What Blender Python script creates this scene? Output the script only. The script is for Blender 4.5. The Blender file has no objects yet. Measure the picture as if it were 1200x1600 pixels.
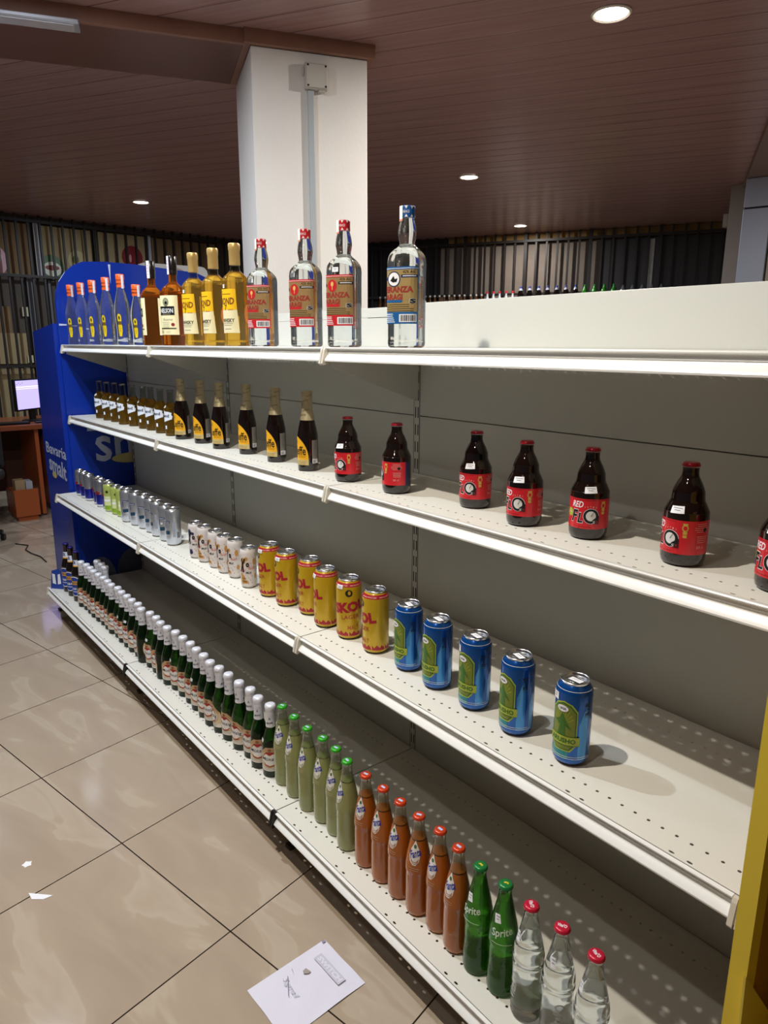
import bpy, bmesh, math, random
from mathutils import Vector, Matrix
random.seed(7)
PI = math.pi
SC = bpy.context.scene
COL = SC.collection

# ------------------------------------------------------------------ camera, world, lights, exposure
CAM = Vector((1.53891, -1.35959, 1.41967))
YAW, PITCH, ROLL = -0.89293, -0.23480, 0.002467
fw = Vector((math.sin(YAW)*math.cos(PITCH), math.cos(YAW)*math.cos(PITCH), math.sin(PITCH)))
rt = fw.cross(Vector((0, 0, 1))).normalized(); up = rt.cross(fw)
r2 = math.cos(ROLL)*rt + math.sin(ROLL)*up; u2 = -math.sin(ROLL)*rt + math.cos(ROLL)*up
cd = bpy.data.cameras.new('camera'); cam = bpy.data.objects.new('camera', cd); COL.objects.link(cam)
cam.matrix_world = Matrix(((r2.x, u2.x, -fw.x, CAM.x), (r2.y, u2.y, -fw.y, CAM.y), (r2.z, u2.z, -fw.z, CAM.z), (0, 0, 0, 1)))
cd.sensor_fit = 'VERTICAL'; cd.sensor_height = 36.0; cd.lens = 1101.2/1600*36.0; cd.clip_start = 0.02; cd.clip_end = 60
SC.camera = cam

SC.view_settings.view_transform = 'Standard'; SC.view_settings.look = 'None'; SC.view_settings.gamma = 1.0
SC.view_settings.use_curve_mapping = False
SC.view_settings.exposure = 0.0
w = bpy.data.worlds.new('world'); SC.world = w; w.use_nodes = True
w.node_tree.nodes['Background'].inputs[0].default_value = (0.80, 0.86, 1.0, 1)
w.node_tree.nodes['Background'].inputs[1].default_value = 0.06
SC.cycles.use_denoising = True
SC.cycles.max_bounces = 10; SC.cycles.transmission_bounces = 10; SC.cycles.transparent_max_bounces = 16
SC.cycles.diffuse_bounces = 3; SC.cycles.glossy_bounces = 4
SC.cycles.sample_clamp_indirect = 3.0
SC.cycles.caustics_reflective = False

ZC = 2.76            # ceiling height
def lamp(x, y, power, col, size=0.05, z=ZC-0.012, spread=math.pi):
    l = bpy.data.lights.new('downlight_lamp', 'AREA'); l.shape = 'DISK'; l.size = size; l.energy = power; l.color = col; l.spread = spread
    o = bpy.data.objects.new('downlight_lamp', l); o.location = (x, y, z); COL.objects.link(o); return o
COOL = (0.80, 0.89, 1.0); WARM = (1.0, 0.93, 0.82); NEUT = (1.0, 0.96, 0.90)
LIGHTS = [  # x, y, power, colour : the downlights of the shop ceiling
    (0.319, -1.192, 41, WARM), (-0.965, -0.920, 38, COOL), (0.96, -1.83, 6, NEUT),
    (-0.469, 1.465, 44, NEUT), (-2.933, 3.134, 46, COOL), (-4.296, 5.367, 24, NEUT), (-5.717, 1.424, 30, COOL),
    (-2.200, -0.820, 14, COOL), (-4.80, -0.80, 14, COOL)]
for i, (x, y, p, c_) in enumerate(LIGHTS): lamp(x, y, p, c_, z=2.672 if i == 7 else ZC-.012)

# ------------------------------------------------------------------ helpers
def hx(s, a=1.0):
    s = s.lstrip('#'); v = [int(s[i:i+2], 16)/255 for i in (0, 2, 4)]
    return tuple((q/12.92 if q <= .04045 else ((q+.055)/1.055)**2.4) for q in v) + (a,)

MATS = {}
def M(name, col='#808080', rough=.5, metal=0., trans=0., ior=1.45, coat=0., emis=None, estr=0., noise=0., nscale=8., bump=0., bscale=60., spec=.5, alpha=1.):
    if name in MATS: return MATS[name]
    m = bpy.data.materials.new(name); m.use_nodes = True; nt = m.node_tree; b = nt.nodes['Principled BSDF']
    c = hx(col) if isinstance(col, str) else tuple(col)+(1,)
    b.inputs['Base Color'].default_value = c; b.inputs['Roughness'].default_value = rough
    b.inputs['Metallic'].default_value = metal; b.inputs['Transmission Weight'].default_value = trans
    b.inputs['IOR'].default_value = ior; b.inputs['Coat Weight'].default_value = coat
    b.inputs['Coat Roughness'].default_value = .05; b.inputs['Specular IOR Level'].default_value = spec
    b.inputs['Alpha'].default_value = alpha
    if emis: b.inputs['Emission Color'].default_value = hx(emis); b.inputs['Emission Strength'].default_value = estr
    if noise or bump:
        tc = nt.nodes.new('ShaderNodeTexCoord')
        n = nt.nodes.new('ShaderNodeTexNoise'); n.inputs['Scale'].default_value = nscale; n.inputs['Detail'].default_value = 5
        nt.links.new(tc.outputs['Object'], n.inputs['Vector'])
        if noise:
            mx = nt.nodes.new('ShaderNodeMix'); mx.data_type = 'RGBA'
            mx.inputs[6].default_value = tuple(min(1, q*(1+noise)) for q in c[:3])+(1,)
            mx.inputs[7].default_value = tuple(q*(1-noise) for q in c[:3])+(1,)
            nt.links.new(n.outputs['Fac'], mx.inputs[0]); nt.links.new(mx.outputs[2], b.inputs['Base Color'])
        if bump:
            n2 = nt.nodes.new('ShaderNodeTexNoise'); n2.inputs['Scale'].default_value = bscale; n2.inputs['Detail'].default_value = 4
            nt.links.new(tc.outputs['Object'], n2.inputs['Vector'])
            bp = nt.nodes.new('ShaderNodeBump'); bp.inputs['Strength'].default_value = bump; bp.inputs['Distance'].default_value = .002
            nt.links.new(n2.outputs['Fac'], bp.inputs['Height']); nt.links.new(bp.outputs['Normal'], b.inputs['Normal'])
    MATS[name] = m; return m

def mesh_of(bm, name, mats, smooth=False, sharp=35):
    me = bpy.data.meshes.new(name)
    bm.to_mesh(me); bm.free()
    for m in mats: me.materials.append(m)
    if smooth:
        for p in me.polygons: p.use_smooth = True
        me.set_sharp_from_angle(angle=math.radians(sharp))
    return me

def link(name, me, parent=None, loc=None, rotz=None):
    o = bpy.data.objects.new(name, me); COL.objects.link(o)
    if parent is not None: o.parent = parent
    if loc is not None: o.location = loc
    if rotz is not None: o.rotation_euler = (0, 0, rotz)
    return o
def tag(o, label, cat, group=None, kind=None):
    if label: o['label'] = label
    if cat: o['category'] = cat
    if group: o['group'] = group
    if kind: o['kind'] = kind
    return o
def empty(name, label, cat, loc=(0, 0, 0), rotz=0, group=None):
    o = bpy.data.objects.new(name, None); o.empty_display_size = .05; COL.objects.link(o)
    o.location = loc; o.rotation_euler = (0, 0, rotz); return tag(o, label, cat, group)
def struct(name, bm, mats, smooth=False, label=None):
    o = link(name, mesh_of(bm, name, mats, smooth)); o['kind'] = 'structure'
    if label: o['label'] = label
    return o

def box(bm, x0, x1, y0, y1, z0, z1, mi=0, xf=None):
    vs = [bm.verts.new(Vector(p) if xf is None else xf(*p)) for p in
          ((x0, y0, z0), (x1, y0, z0), (x1, y1, z0), (x0, y1, z0), (x0, y0, z1), (x1, y0, z1), (x1, y1, z1), (x0, y1, z1))]
    fs = []
    for f in ((0, 3, 2, 1), (4, 5, 6, 7), (0, 1, 5, 4), (1, 2, 6, 5), (2, 3, 7, 6), (3, 0, 4, 7)):
        a = bm.faces.new([vs[i] for i in f]); a.material_index = mi; fs.append(a)
    return vs, fs
def bbox(x0, x1, y0, y1, z0, z1, bev=0.0, xf=None, mi=0):
    bm = bmesh.new(); box(bm, x0, x1, y0, y1, z0, z1, mi, xf)
    bmesh.ops.recalc_face_normals(bm, faces=bm.faces)
    if bev: bmesh.ops.bevel(bm, geom=bm.edges[:], offset=bev, segments=2, affect='EDGES', profile=.5)
    return bm
def prism(bm, pts, d0, d1, axis='x', mi=0, xf=None):
    """polygon pts (a,b) extruded from d0 to d1 along axis"""
    def mk(a, b, d):
        p = {'x': (d, a, b), 'y': (a, d, b), 'z': (a, b, d)}[axis]
        return bm.verts.new(Vector(p) if xf is None else xf(*p))
    A = [mk(a, b, d0) for a, b in pts]; B = [mk(a, b, d1) for a, b in pts]; n = len(pts)
    fs = [bm.faces.new(A), bm.faces.new(B[::-1])]
    for i in range(n): fs.append(bm.faces.new((A[i], B[i], B[(i+1) % n], A[(i+1) % n])))
    for f in fs: f.material_index = mi
    bmesh.ops.recalc_face_normals(bm, faces=fs)
def tube(bm, pts, r, seg=8, mi=0, caps=True):
    rings = []
    for i, p in enumerate(pts):
        p = Vector(p); a = Vector(pts[max(i-1, 0)]); b = Vector(pts[min(i+1, len(pts)-1)]); d = (b-a).normalized()
        s = d.cross(Vector((0, 0, 1)))
        if s.length < 1e-3: s = d.cross(Vector((0, 1, 0)))
        s.normalize(); t = d.cross(s)
        rings.append([bm.verts.new(p + (s*math.cos(2*PI*k/seg) + t*math.sin(2*PI*k/seg))*r) for k in range(seg)])
    for a, b in zip(rings, rings[1:]):
        for k in range(seg): bm.faces.new((a[k], a[(k+1) % seg], b[(k+1) % seg], b[k])).material_index = mi
    if caps: bm.faces.new(rings[0][::-1]).material_index = mi; bm.faces.new(rings[-1]).material_index = mi
    bmesh.ops.recalc_face_normals(bm, faces=bm.faces)

def lathe(prof, seg=28, matfn=None, sq=0., bm=None, close=True, z0=0.):
    """prof: (r,z) bottom to top; sq: 0 round .. 1 squarish plan"""
    bm = bm or bmesh.new()
    rings = []; fs = []
    for r, z in prof:
        ring = []
        for k in range(seg):
            a = 2*PI*(k+.5)/seg
            c, s = math.cos(a), math.sin(a)
            q = 1.0
            if sq and r > .024:
                n = 2 + 5*sq*min(1, (r-.024)/.008); q = 1/((abs(c)**n + abs(s)**n)**(1/n)); q = min(q, 1.24)
            ring.append(bm.verts.new((r*q*c, r*q*s, z+z0)))
        rings.append(ring)
    for i in range(len(rings)-1):
        zm = (prof[i][1] + prof[i+1][1])/2
        for k in range(seg):
            f = bm.faces.new((rings[i][k], rings[i][(k+1) % seg], rings[i+1][(k+1) % seg], rings[i+1][k]))
            f.material_index = matfn(zm) if matfn else 0; fs.append(f)
    if close:
        f = bm.faces.new(rings[0][::-1]); f.material_index = matfn(prof[0][1]) if matfn else 0; fs.append(f)
        f = bm.faces.new(rings[-1]); f.material_index = matfn(prof[-1][1]) if matfn else 0; fs.append(f)
    return bm
def surface(bm, prof, z, mi=0, seg=28):
    r = rad(prof, z)*.985; bm.faces.new([bm.verts.new((r*math.cos(2*PI*k/seg), r*math.sin(2*PI*k/seg), z)) for k in range(seg)]).material_index = mi
def spl(pts, n=5):
    """Catmull-Rom through (r,z) points"""
    out = []
    P = [pts[0]] + list(pts) + [pts[-1]]
    for i in range(1, len(P)-2):
        p0, p1, p2, p3 = P[i-1], P[i], P[i+1], P[i+2]
        for k in range(n):
            t = k/n
            out.append(tuple(.5*((2*p1[j]) + (-p0[j]+p2[j])*t + (2*p0[j]-5*p1[j]+4*p2[j]-p3[j])*t*t + (-p0[j]+3*p1[j]-3*p2[j]+p3[j])*t**3) for j in (0, 1)))
    out.append(pts[-1]); return out
def rad(prof, z):
    for (r0, z0), (r1, z1) in zip(prof, prof[1:]):
        if z0 <= z <= z1 and z1 > z0: return r0 + (r1-r0)*(z-z0)/(z1-z0)
    return prof[-1][0] if z > prof[-1][1] else prof[0][0]

_TC = {}
def text_flat(s, shear=0., bold=0.):
    """returns list of (verts2d, faces) of a text, scaled to unit height, width kept"""
    k = (s, shear, bold)
    if k in _TC: return _TC[k]
    cu = bpy.data.curves.new('t', 'FONT'); cu.body = s; cu.size = 1; cu.shear = shear; cu.offset = bold; cu.resolution_u = 2
    o = bpy.data.objects.new('t', cu); COL.objects.link(o)
    me = bpy.data.meshes.new_from_object(o)
    vs = [(v.co.x, v.co.y) for v in me.vertices]; fs = [tuple(p.vertices) for p in me.polygons]
    bpy.data.objects.remove(o); bpy.data.curves.remove(cu); bpy.data.meshes.remove(me)
    x0 = min(v[0] for v in vs); x1 = max(v[0] for v in vs); y0 = min(v[1] for v in vs); y1 = max(v[1] for v in vs)
    vs = [((a-x0)/(x1-x0)-.5, (b-y0)/(y1-y0)-.5) for a, b in vs]
    _TC[k] = (vs, fs); return _TC[k]

class Wrap:
    """flat artwork (s = distance round the surface, z = height) laid on a body of revolution or on a plane"""
    def __init__(self, prof=None, R0=None, eps=.0004, zc=0, sq=0., base=0, top=None):
        self.prof, self.R0, self.eps, self.zc, self.sq, self.top = prof, R0, eps, zc, sq, top
        self.items = []
    def poly(self, pts, mi, layer=0): self.items.append(([tuple(p) for p in pts], [tuple(range(len(pts)))], mi, layer)); return self
    def rect(self, s0, s1, z0, z1, mi, layer=0): return self.poly([(s0, z0), (s1, z0), (s1, z1), (s0, z1)], mi, layer)
    def ell(self, cs, cz, rs, rz, mi, layer=0, n=18, a0=0, a1=2*PI):
        return self.poly([(cs+rs*math.cos(a0+(a1-a0)*k/n), cz+rz*math.sin(a0+(a1-a0)*k/n)) for k in range(n)], mi, layer)
    def ring(self, cs, cz, rs, rz, th, mi, layer=0, n=20, a0=0, a1=2*PI):
        for k in range(n):
            a = a0+(a1-a0)*k/n; b = a0+(a1-a0)*(k+1)/n
            self.poly([(cs+rs*math.cos(a), cz+rz*math.sin(a)), (cs+rs*math.cos(b), cz+rz*math.sin(b)),
                       (cs+(rs-th)*math.cos(b), cz+(rz-th)*math.sin(b)), (cs+(rs-th)*math.cos(a), cz+(rz-th)*math.sin(a))], mi, layer)
        return self
    def text(self, s, cs, cz, w_, h_, mi, layer=1, shear=0., bold=0., rot=0.):
        vs, fs = text_flat(s, shear, bold); c, sn = math.cos(rot), math.sin(rot)
        self.items.append(([(cs + a*w_*c - b*h_*sn, cz + a*w_*sn + b*h_*c) for a, b in vs], fs, mi, layer)); return self
    def lines(self, s0, s1, z0, n, dz, th, mi, layer=1, rag=.2, seed=1):
        rr = random.Random(seed)
        for i in range(n):
            e = (s1-s0)*rag*rr.random(); self.rect(s0+e/2, s1-e/2, z0-i*dz-th, z0-i*dz, mi, layer)
        return self
    def bars(self, s0, s1, z0, z1, mi, layer=2, n=14, seed=3):
        rr = random.Random(seed); p = (s1-s0)/n
        for i in range(n):
            a = s0+i*p; self.rect(a, a+p*rr.choice((.3, .5, .7)), z0, z1, mi, layer)
        return self
    def into(self, bm):
        groups = {}
        for vs, fs, mi, layer in self.items: groups.setdefault((mi, layer), []).append((vs, fs))
        for (mi, layer), L in groups.items():
            t = bmesh.new()
            for vs, fs in L:
                V = [t.verts.new((a, 0, b)) for a, b in vs]
                for f in fs:
                    try: t.faces.new([V[i] for i in f])
                    except ValueError: pass
            if self.R0:
                st = self.R0*math.radians(9); smin = min(v.co.x for v in t.verts); smax = max(v.co.x for v in t.verts)
                k = math.floor(smin/st)+1
                while k*st < smax:
                    bmesh.ops.bisect_plane(t, geom=t.verts[:]+t.edges[:]+t.faces[:], plane_co=(k*st, 0, 0), plane_no=(1, 0, 0)); k += 1
                if self.zc:
                    zmin = min(v.co.z for v in t.verts); zmax = max(v.co.z for v in t.verts); k = math.floor(zmin/self.zc)+1
                    while k*self.zc < zmax:
                        bmesh.ops.bisect_plane(t, geom=t.verts[:]+t.edges[:]+t.faces[:], plane_co=(0, 0, k*self.zc), plane_no=(0, 0, 1)); k += 1
            bmesh.ops.recalc_face_normals(t, faces=t.faces)
            for v in t.verts:
                s, z = v.co.x, v.co.z; e = self.eps + layer*.00022
                if self.R0:
                    r = rad(self.prof, z); ph = s/self.R0; q = 1.0
                    if self.sq and r > .024:
                        n = 2+5*self.sq*min(1, (r-.024)/.008); q = min(1.24, 1/((abs(math.sin(ph))**n+abs(math.cos(ph))**n)**(1/n)))
                    rr = r*q + e + (.0006 if self.sq else 0)
                    v.co = Vector((rr*math.sin(ph), -rr*math.cos(ph), z))
                elif self.top is not None: v.co = Vector((s, z, self.top+e))
                else: v.co = Vector((s, -e, z))
            for f in t.faces:
                f.material_index = mi
            bmesh.ops.recalc_face_normals(t, faces=t.faces)
            # outward normals
            for f in t.faces:
                c = f.calc_center_median()
                o = Vector((c.x, c.y, 0)) if self.R0 else (Vector((0, 0, 1)) if self.top is not None else Vector((0, -1, 0)))
                if f.normal.dot(o) < 0: f.normal_flip()
            me = bpy.data.meshes.new('tmp'); t.to_mesh(me); t.free(); bm.from_mesh(me); bpy.data.meshes.remove(me)
        return bm

def inst(spec, name, label, cat, loc, rotz, group=None, sticker=None, skip=()):
    root = empty(name, label, cat, loc, rotz, group)
    for it in spec:
        if it[0] in skip: continue
        rz = 0
        if it[0] == 'price_sticker':
            if sticker is None: continue
            rz = sticker
        o = link(it[0], it[1], root, rotz=rz)
        if len(it) > 3 and it[3]: o['label'] = it[3]
        for sub in (it[2] if len(it) > 2 and it[2] else ()): link(sub[0], sub[1], o)
    return root
ORD = ['first', 'second', 'third', 'fourth', 'fifth', 'sixth', 'seventh', 'eighth', 'ninth', 'tenth', 'eleventh', 'twelfth', 'thirteenth', 'fourteenth', 'fifteenth',
       'sixteenth', 'seventeenth', 'eighteenth', 'nineteenth', 'twentieth'] + ['twenty-'+s for s in ('first', 'second', 'third', 'fourth', 'fifth', 'sixth', 'seventh', 'eighth', 'ninth')] + ['thirtieth', 'thirty-first', 'thirty-second']
def bearing(x, y):   # rotation that turns a thing's front (-Y) towards the spot the shelf is looked at from
    return math.atan2(CAM.x-x, -(CAM.y-y))
D = math.radians

# ------------------------------------------------------------------ materials
paint = M('shelf_paint', '#dedbd0', .38, coat=.15, bump=.03, bscale=900)
paint_in = M('panel_paint', '#cccdc7', .42, noise=.03, nscale=2)
plastic_w = M('white_plastic', '#f2f2ee', .22, coat=.3)
clip_m = M('clip_plastic', '#cfc9ba', .35)
dark = M('dark_gap', '#0c0b0a', .8)
steel = M('steel', '#8b8a86', .35, metal=.9)
alu = M('can_aluminium', '#d6d8dc', .22, metal=1.)
alu_body = M('silver_can', '#cfd4de', .28, metal=.85)
white_lbl = M('white_paper', '#eeeef2', .55)
print_grey = M('print_grey', '#6a6a74', .6)
black_m = M('print_black', '#0f0e10', .5)
red_m = M('print_red', '#b3141c', .45)
brown_glass = M('brown_glass', '#140a07', .06, coat=.6, spec=.6)
green_glass = M('green_glass', '#3a8420', .02, trans=.82, ior=1.30, coat=.3)
dark_green = M('dark_green_glass', '#1e420c', .02, trans=.88, ior=1.33, coat=.3)
clear_liq = M('clear_filled_glass', '#f2f6f5', .0, trans=.98, ior=1.34)
whisky_am = M('amber_whisky_glass', '#c8701c', .0, trans=.9, ior=1.34)
gold_liq = M('golden_whisky_glass', '#e0b040', .0, trans=.85, ior=1.34)
alco_liq = M('brown_cider_glass', '#9a7424', .0, trans=.8, ior=1.34)
alco_orange = M('amber_band', '#d08a10', .3)

def thin_glass(name, tint):
    m = bpy.data.materials.new(name); m.use_nodes = True; nt = m.node_tree; nt.nodes.clear()
    o = nt.nodes.new('ShaderNodeOutputMaterial'); mx = nt.nodes.new('ShaderNodeMixShader'); t = nt.nodes.new('ShaderNodeBsdfTransparent')
    g = nt.nodes.new('ShaderNodeBsdfGlossy'); lw = nt.nodes.new('ShaderNodeLayerWeight')
    lw.inputs['Blend'].default_value = .25; g.inputs['Roughness'].default_value = .02; t.inputs['Color'].default_value = hx(tint)
    nt.links.new(lw.outputs['Facing'], mx.inputs[0]); nt.links.new(t.outputs[0], mx.inputs[1]); nt.links.new(g.outputs[0], mx.inputs[2]); nt.links.new(mx.outputs[0], o.inputs[0])
    return m
neck_glass = thin_glass('empty_neck_glass', '#dfe3d8')

# ------------------------------------------------------------------ floor (tiles), ceiling (boards)
def floor_mat():
    m = bpy.data.materials.new('floor_tiles'); m.use_nodes = True; nt = m.node_tree; b = nt.nodes['Principled BSDF']; N = nt.nodes.new; L = nt.links.new
    tc = N('ShaderNodeTexCoord'); mp = N('ShaderNodeMapping'); mp.vector_type = 'TEXTURE'
    mp.inputs['Location'].default_value = (-0.321, -0.841, 0); mp.inputs['Rotation'].default_value = (0, 0, D(11.75)); mp.inputs['Scale'].default_value = (.497, .497, .497)
    L(tc.outputs['Object'], mp.inputs['Vector'])
    sx = N('ShaderNodeSeparateXYZ'); L(mp.outputs[0], sx.inputs[0])
    ds = []
    for ax in ('X', 'Y'):
        fr = N('ShaderNodeMath'); fr.operation = 'FRACT'; L(sx.outputs[ax], fr.inputs[0])
        s = N('ShaderNodeMath'); s.operation = 'SUBTRACT'; s.inputs[1].default_value = .5; L(fr.outputs[0], s.inputs[0])
        a = N('ShaderNodeMath'); a.operation = 'ABSOLUTE'; L(s.outputs[0], a.inputs[0]); ds.append(a)
    mxx = N('ShaderNodeMath'); mxx.operation = 'MAXIMUM'; L(ds[0].outputs[0], mxx.inputs[0]); L(ds[1].outputs[0], mxx.inputs[1])
    gt = N('ShaderNodeMath'); gt.operation = 'GREATER_THAN'; gt.inputs[1].default_value = .4962; L(mxx.outputs[0], gt.inputs[0])
    fl = N('ShaderNodeVectorMath'); fl.operation = 'FLOOR'; L(mp.outputs[0], fl.inputs[0])
    off = N('ShaderNodeVectorMath'); off.operation = 'MULTIPLY_ADD'; off.inputs[1].default_value = (.35, .0, 0); L(fl.outputs[0], off.inputs[0]); L(mp.outputs[0], off.inputs[2])
    m2 = N('ShaderNodeMapping'); m2.inputs['Scale'].default_value = (1.0, 3.4, 1); m2.inputs['Rotation'].default_value = (0, 0, D(-38)); L(off.outputs[0], m2.inputs['Vector'])
    n = N('ShaderNodeTexNoise'); n.inputs['Scale'].default_value = 1.1; n.inputs['Detail'].default_value = 3.0; n.inputs['Distortion'].default_value = .7; L(m2.outputs[0], n.inputs['Vector'])
    cr = N('ShaderNodeValToRGB'); e = cr.color_ramp.elements
    e[0].position = .30; e[0].color = hx('#a59482'); e[1].position = .54; e[1].color = hx('#ae9d8a')
    for p, cc in ((.57, '#b6a794'), (.75, '#ab9a87')): q = e.new(p); q.color = hx(cc)
    L(n.outputs['Fac'], cr.inputs[0])
    mx = N('ShaderNodeMix'); mx.data_type = 'RGBA'; L(gt.outputs[0], mx.inputs[0]); L(cr.outputs[0], mx.inputs[6]); mx.inputs[7].default_value = hx('#2b221b'); L(mx.outputs[2], b.inputs['Base Color'])
    b.inputs['Roughness'].default_value = .09; b.inputs['Specular IOR Level'].default_value = .45
    return m
bm = bmesh.new(); vs = [bm.verts.new(p) for p in ((-9, -6, 0), (5, -6, 0), (5, 9, 0), (-9, 9, 0))]; bm.faces.new(vs)
struct('floor', bm, [floor_mat()], label='glossy beige marbled square floor tiles with dark joints')

def ceil_mat():
    m = bpy.data.materials.new('ceiling_boards'); m.use_nodes = True; nt = m.node_tree; b = nt.nodes['Principled BSDF']; N = nt.nodes.new; L = nt.links.new
    tc = N('ShaderNodeTexCoord'); mp = N('ShaderNodeMapping'); mp.inputs['Rotation'].default_value = (0, 0, D(-30.3)); L(tc.outputs['Object'], mp.inputs['Vector'])
    sx = N('ShaderNodeSeparateXYZ'); L(mp.outputs[0], sx.inputs[0])
    d = N('ShaderNodeMath'); d.operation = 'DIVIDE'; d.inputs[1].default_value = .172; L(sx.outputs['Y'], d.inputs[0])
    fr = N('ShaderNodeMath'); fr.operation = 'FRACT'; L(d.outputs[0], fr.inputs[0])
    gt = N('ShaderNodeMath'); gt.operation = 'LESS_THAN'; gt.inputs[1].default_value = .028; L(fr.outputs[0], gt.inputs[0])
    m2 = N('ShaderNodeMapping'); m2.inputs['Scale'].default_value = (1.2, 30, 1); L(mp.outputs[0], m2.inputs['Vector'])
    n = N('ShaderNodeTexNoise'); n.inputs['Scale'].default_value = 1.6; n.inputs['Detail'].default_value = 5; L(m2.outputs[0], n.inputs['Vector'])
    cr = N('ShaderNodeValToRGB'); e = cr.color_ramp.elements; e[0].position = .3; e[0].color = hx('#987672'); e[1].position = .7; e[1].color = hx('#a88581'); L(n.outputs['Fac'], cr.inputs[0])
    mx = N('ShaderNodeMix'); mx.data_type = 'RGBA'; L(gt.outputs[0], mx.inputs[0]); L(cr.outputs[0], mx.inputs[6]); mx.inputs[7].default_value = hx('#5a332e'); L(mx.outputs[2], b.inputs['Base Color'])
    b.inputs['Roughness'].default_value = .27
    wv = N('ShaderNodeMath'); wv.operation = 'PINGPONG'; wv.inputs[1].default_value = .5; L(fr.outputs[0], wv.inputs[0])
    pw = N('ShaderNodeMath'); pw.operation = 'MINIMUM'; pw.inputs[1].default_value = .06; L(wv.outputs[0], pw.inputs[0])
    bu = N('ShaderNodeBump'); bu.inputs['Distance'].default_value = .03; bu.inputs['Strength'].default_value = .6; L(pw.outputs[0], bu.inputs['Height']); L(bu.outputs[0], b.inputs['Normal'])
    return m
CEIL = ceil_mat()
struct('ceiling', bbox(-9, 5, -6, 9, ZC, ZC+.05), [CEIL], label='ceiling of narrow reddish brown boards')

# beam box in line with the column, its wooden trim, and the column
cE = Vector((.349, .937, 0)).normalized(); cN = Vector((-cE.y, cE.x, 0)); c0 = Vector((-1.57, .378, 0))
def cf(a, o, z): return c0 + cE*a + cN*o + Vector((0, 0, z))
beam_m = M('beam_boards', '#6d4a42', .35, noise=.08, nscale=3); trim_m = M('trim_wood', '#8f6654', .4, noise=.18, nscale=9)
struct('trim_1', bbox(-6, -.0, .012, .53, 2.705, ZC, xf=cf), [beam_m], label='boxed brown ceiling beam running into the column')
struct('trim_2', bbox(-6, -.0, -.012, .012, 2.70, ZC, .002, xf=cf), [trim_m], label='lighter wooden moulding along the front of the ceiling beam')
plaster = M('column_plaster', '#e6e0d8', .7, noise=.05, nscale=5, bump=.25, bscale=70)
col = empty('column', 'square cream plastered column behind the shelving, with a junction box near its top', 'column', cf(.27, .26, 0))
def local(p): return lambda x, y, z: cf(x, y, z) - p
L0 = Vector(col.location)
link('shaft', mesh_of(bbox(0, .541, 0, .53, 0, 2.702, .006, xf=local(L0)), 'shaft', [plaster]), col)
bmx = bmesh.new()
for a0, a1, o0, o1 in ((-.03, .571, -.03, 0.0), (-.03, 0, 0, .53), (.541, .571, 0, .53)): box(bmx, a0, a1, o0, o1, 2.702, ZC, 0, local(L0))
link('top_moulding', mesh_of(bmx, 'top_moulding', [trim_m]), col)
jb_m = M('junction_box_plastic', '#bdb7ad', .5); jb = empty('junction_box', 'square pale junction box screwed to the column just under the ceiling', 'junction box', cf(.29, -.0, 2.598))
LJ = Vector(jb.location)
link('housing', mesh_of(bbox(.236, .344, -.034, -.002, 2.545, 2.652, .006, xf=local(LJ)), 'housing', [jb_m]), jb)
link('lid', mesh_of(bbox(.241, .339, -.040, -.0345, 2.55, 2.647, .003, xf=local(LJ)), 'lid', [M('jb_lid', '#c6c0b6', .45)]), jb)
for a in (.249, .331):
    for zz in (2.557, 2.640):
        link('screw', mesh_of(bbox(a-.004, a+.004, -.0425, -.0402, zz-.004, zz+.004, .001, xf=local(LJ)), 'screw', [dark]), jb)
link('grommet', mesh_of(bbox(.226, .236, -.028, -.008, 2.60, 2.632, .003, xf=local(LJ)), 'grommet', [jb_m]), jb)
link('grommet', mesh_of(bbox(.30, .33, -.028, -.008, 2.537, 2.545, .002, xf=local(LJ)), 'grommet', [jb_m]), jb)
cdt = link('cable_conduit', mesh_of(bbox(.252, .280, -.018, -.002, .02, 2.543, .002, xf=cf), 'cable_conduit', [M('conduit_grey', '#aab0b2', .4)]))
tag(cdt, 'straight grey plastic cable conduit running down the column from the junction box', 'conduit')

# ------------------------------------------------------------------ downlights
lens_m = M('lit_lens', '#ffffff', .3, emis='#fff8ea', estr=16.)
ring_m = M('white_ring', '#d9d2c8', .35)
def downlight(x, y, label, z=ZC):
    t = empty('downlight', label, 'ceiling light', (x, y, z), group='round recessed ceiling downlights')
    bm = lathe([(.066, -.001), (.082, -.001), (.083, -.005), (.075, -.010), (.068, -.006)], 32, close=False)
    link('trim_ring', mesh_of(bm, 'trim_ring', [ring_m], True), t)
    bm = lathe([(.066, -.0015), (.0665, -.0045), (.062, -.006)], 32); link('lens', mesh_of(bm, 'lens', [lens_m], True), t)
DL = ['large bright round downlight at the top right of the view', 'bright round downlight right of the column, above the back shelving',
      'smallest round downlight, close to the back grille', 'round downlight left of the column, above the blue display']
for (x, y, p, c_), s in zip(LIGHTS[3:7], DL): downlight(x, y, s)
for (x, y, p, c_), s in zip(LIGHTS[:3]+LIGHTS[7:], ['round downlight over the aisle in front of the middle shelving bay', 'round downlight over the aisle in front of the left shelving bay',
        'round downlight over the aisle above the onlooker', 'round downlight in the ceiling beam over the far end of the shelving', 'round downlight over the aisle beyond the blue display']): downlight(x, y, s, 2.684 if -3 < x < -2 else ZC)
ft = empty('rectangular_ceiling_fitting', 'shiny metal strip light fitting set in the ceiling beam, upper left corner', 'ceiling light', cf(-.80, .02, 2.70))
LF = Vector(ft.location)
link('frame', mesh_of(bbox(-1.15, -.70, -.035, .065, 2.684, 2.702, .004, xf=local(LF)), 'frame', [M('chrome', '#d8dce4', .3, metal=.7)]), ft)
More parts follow.
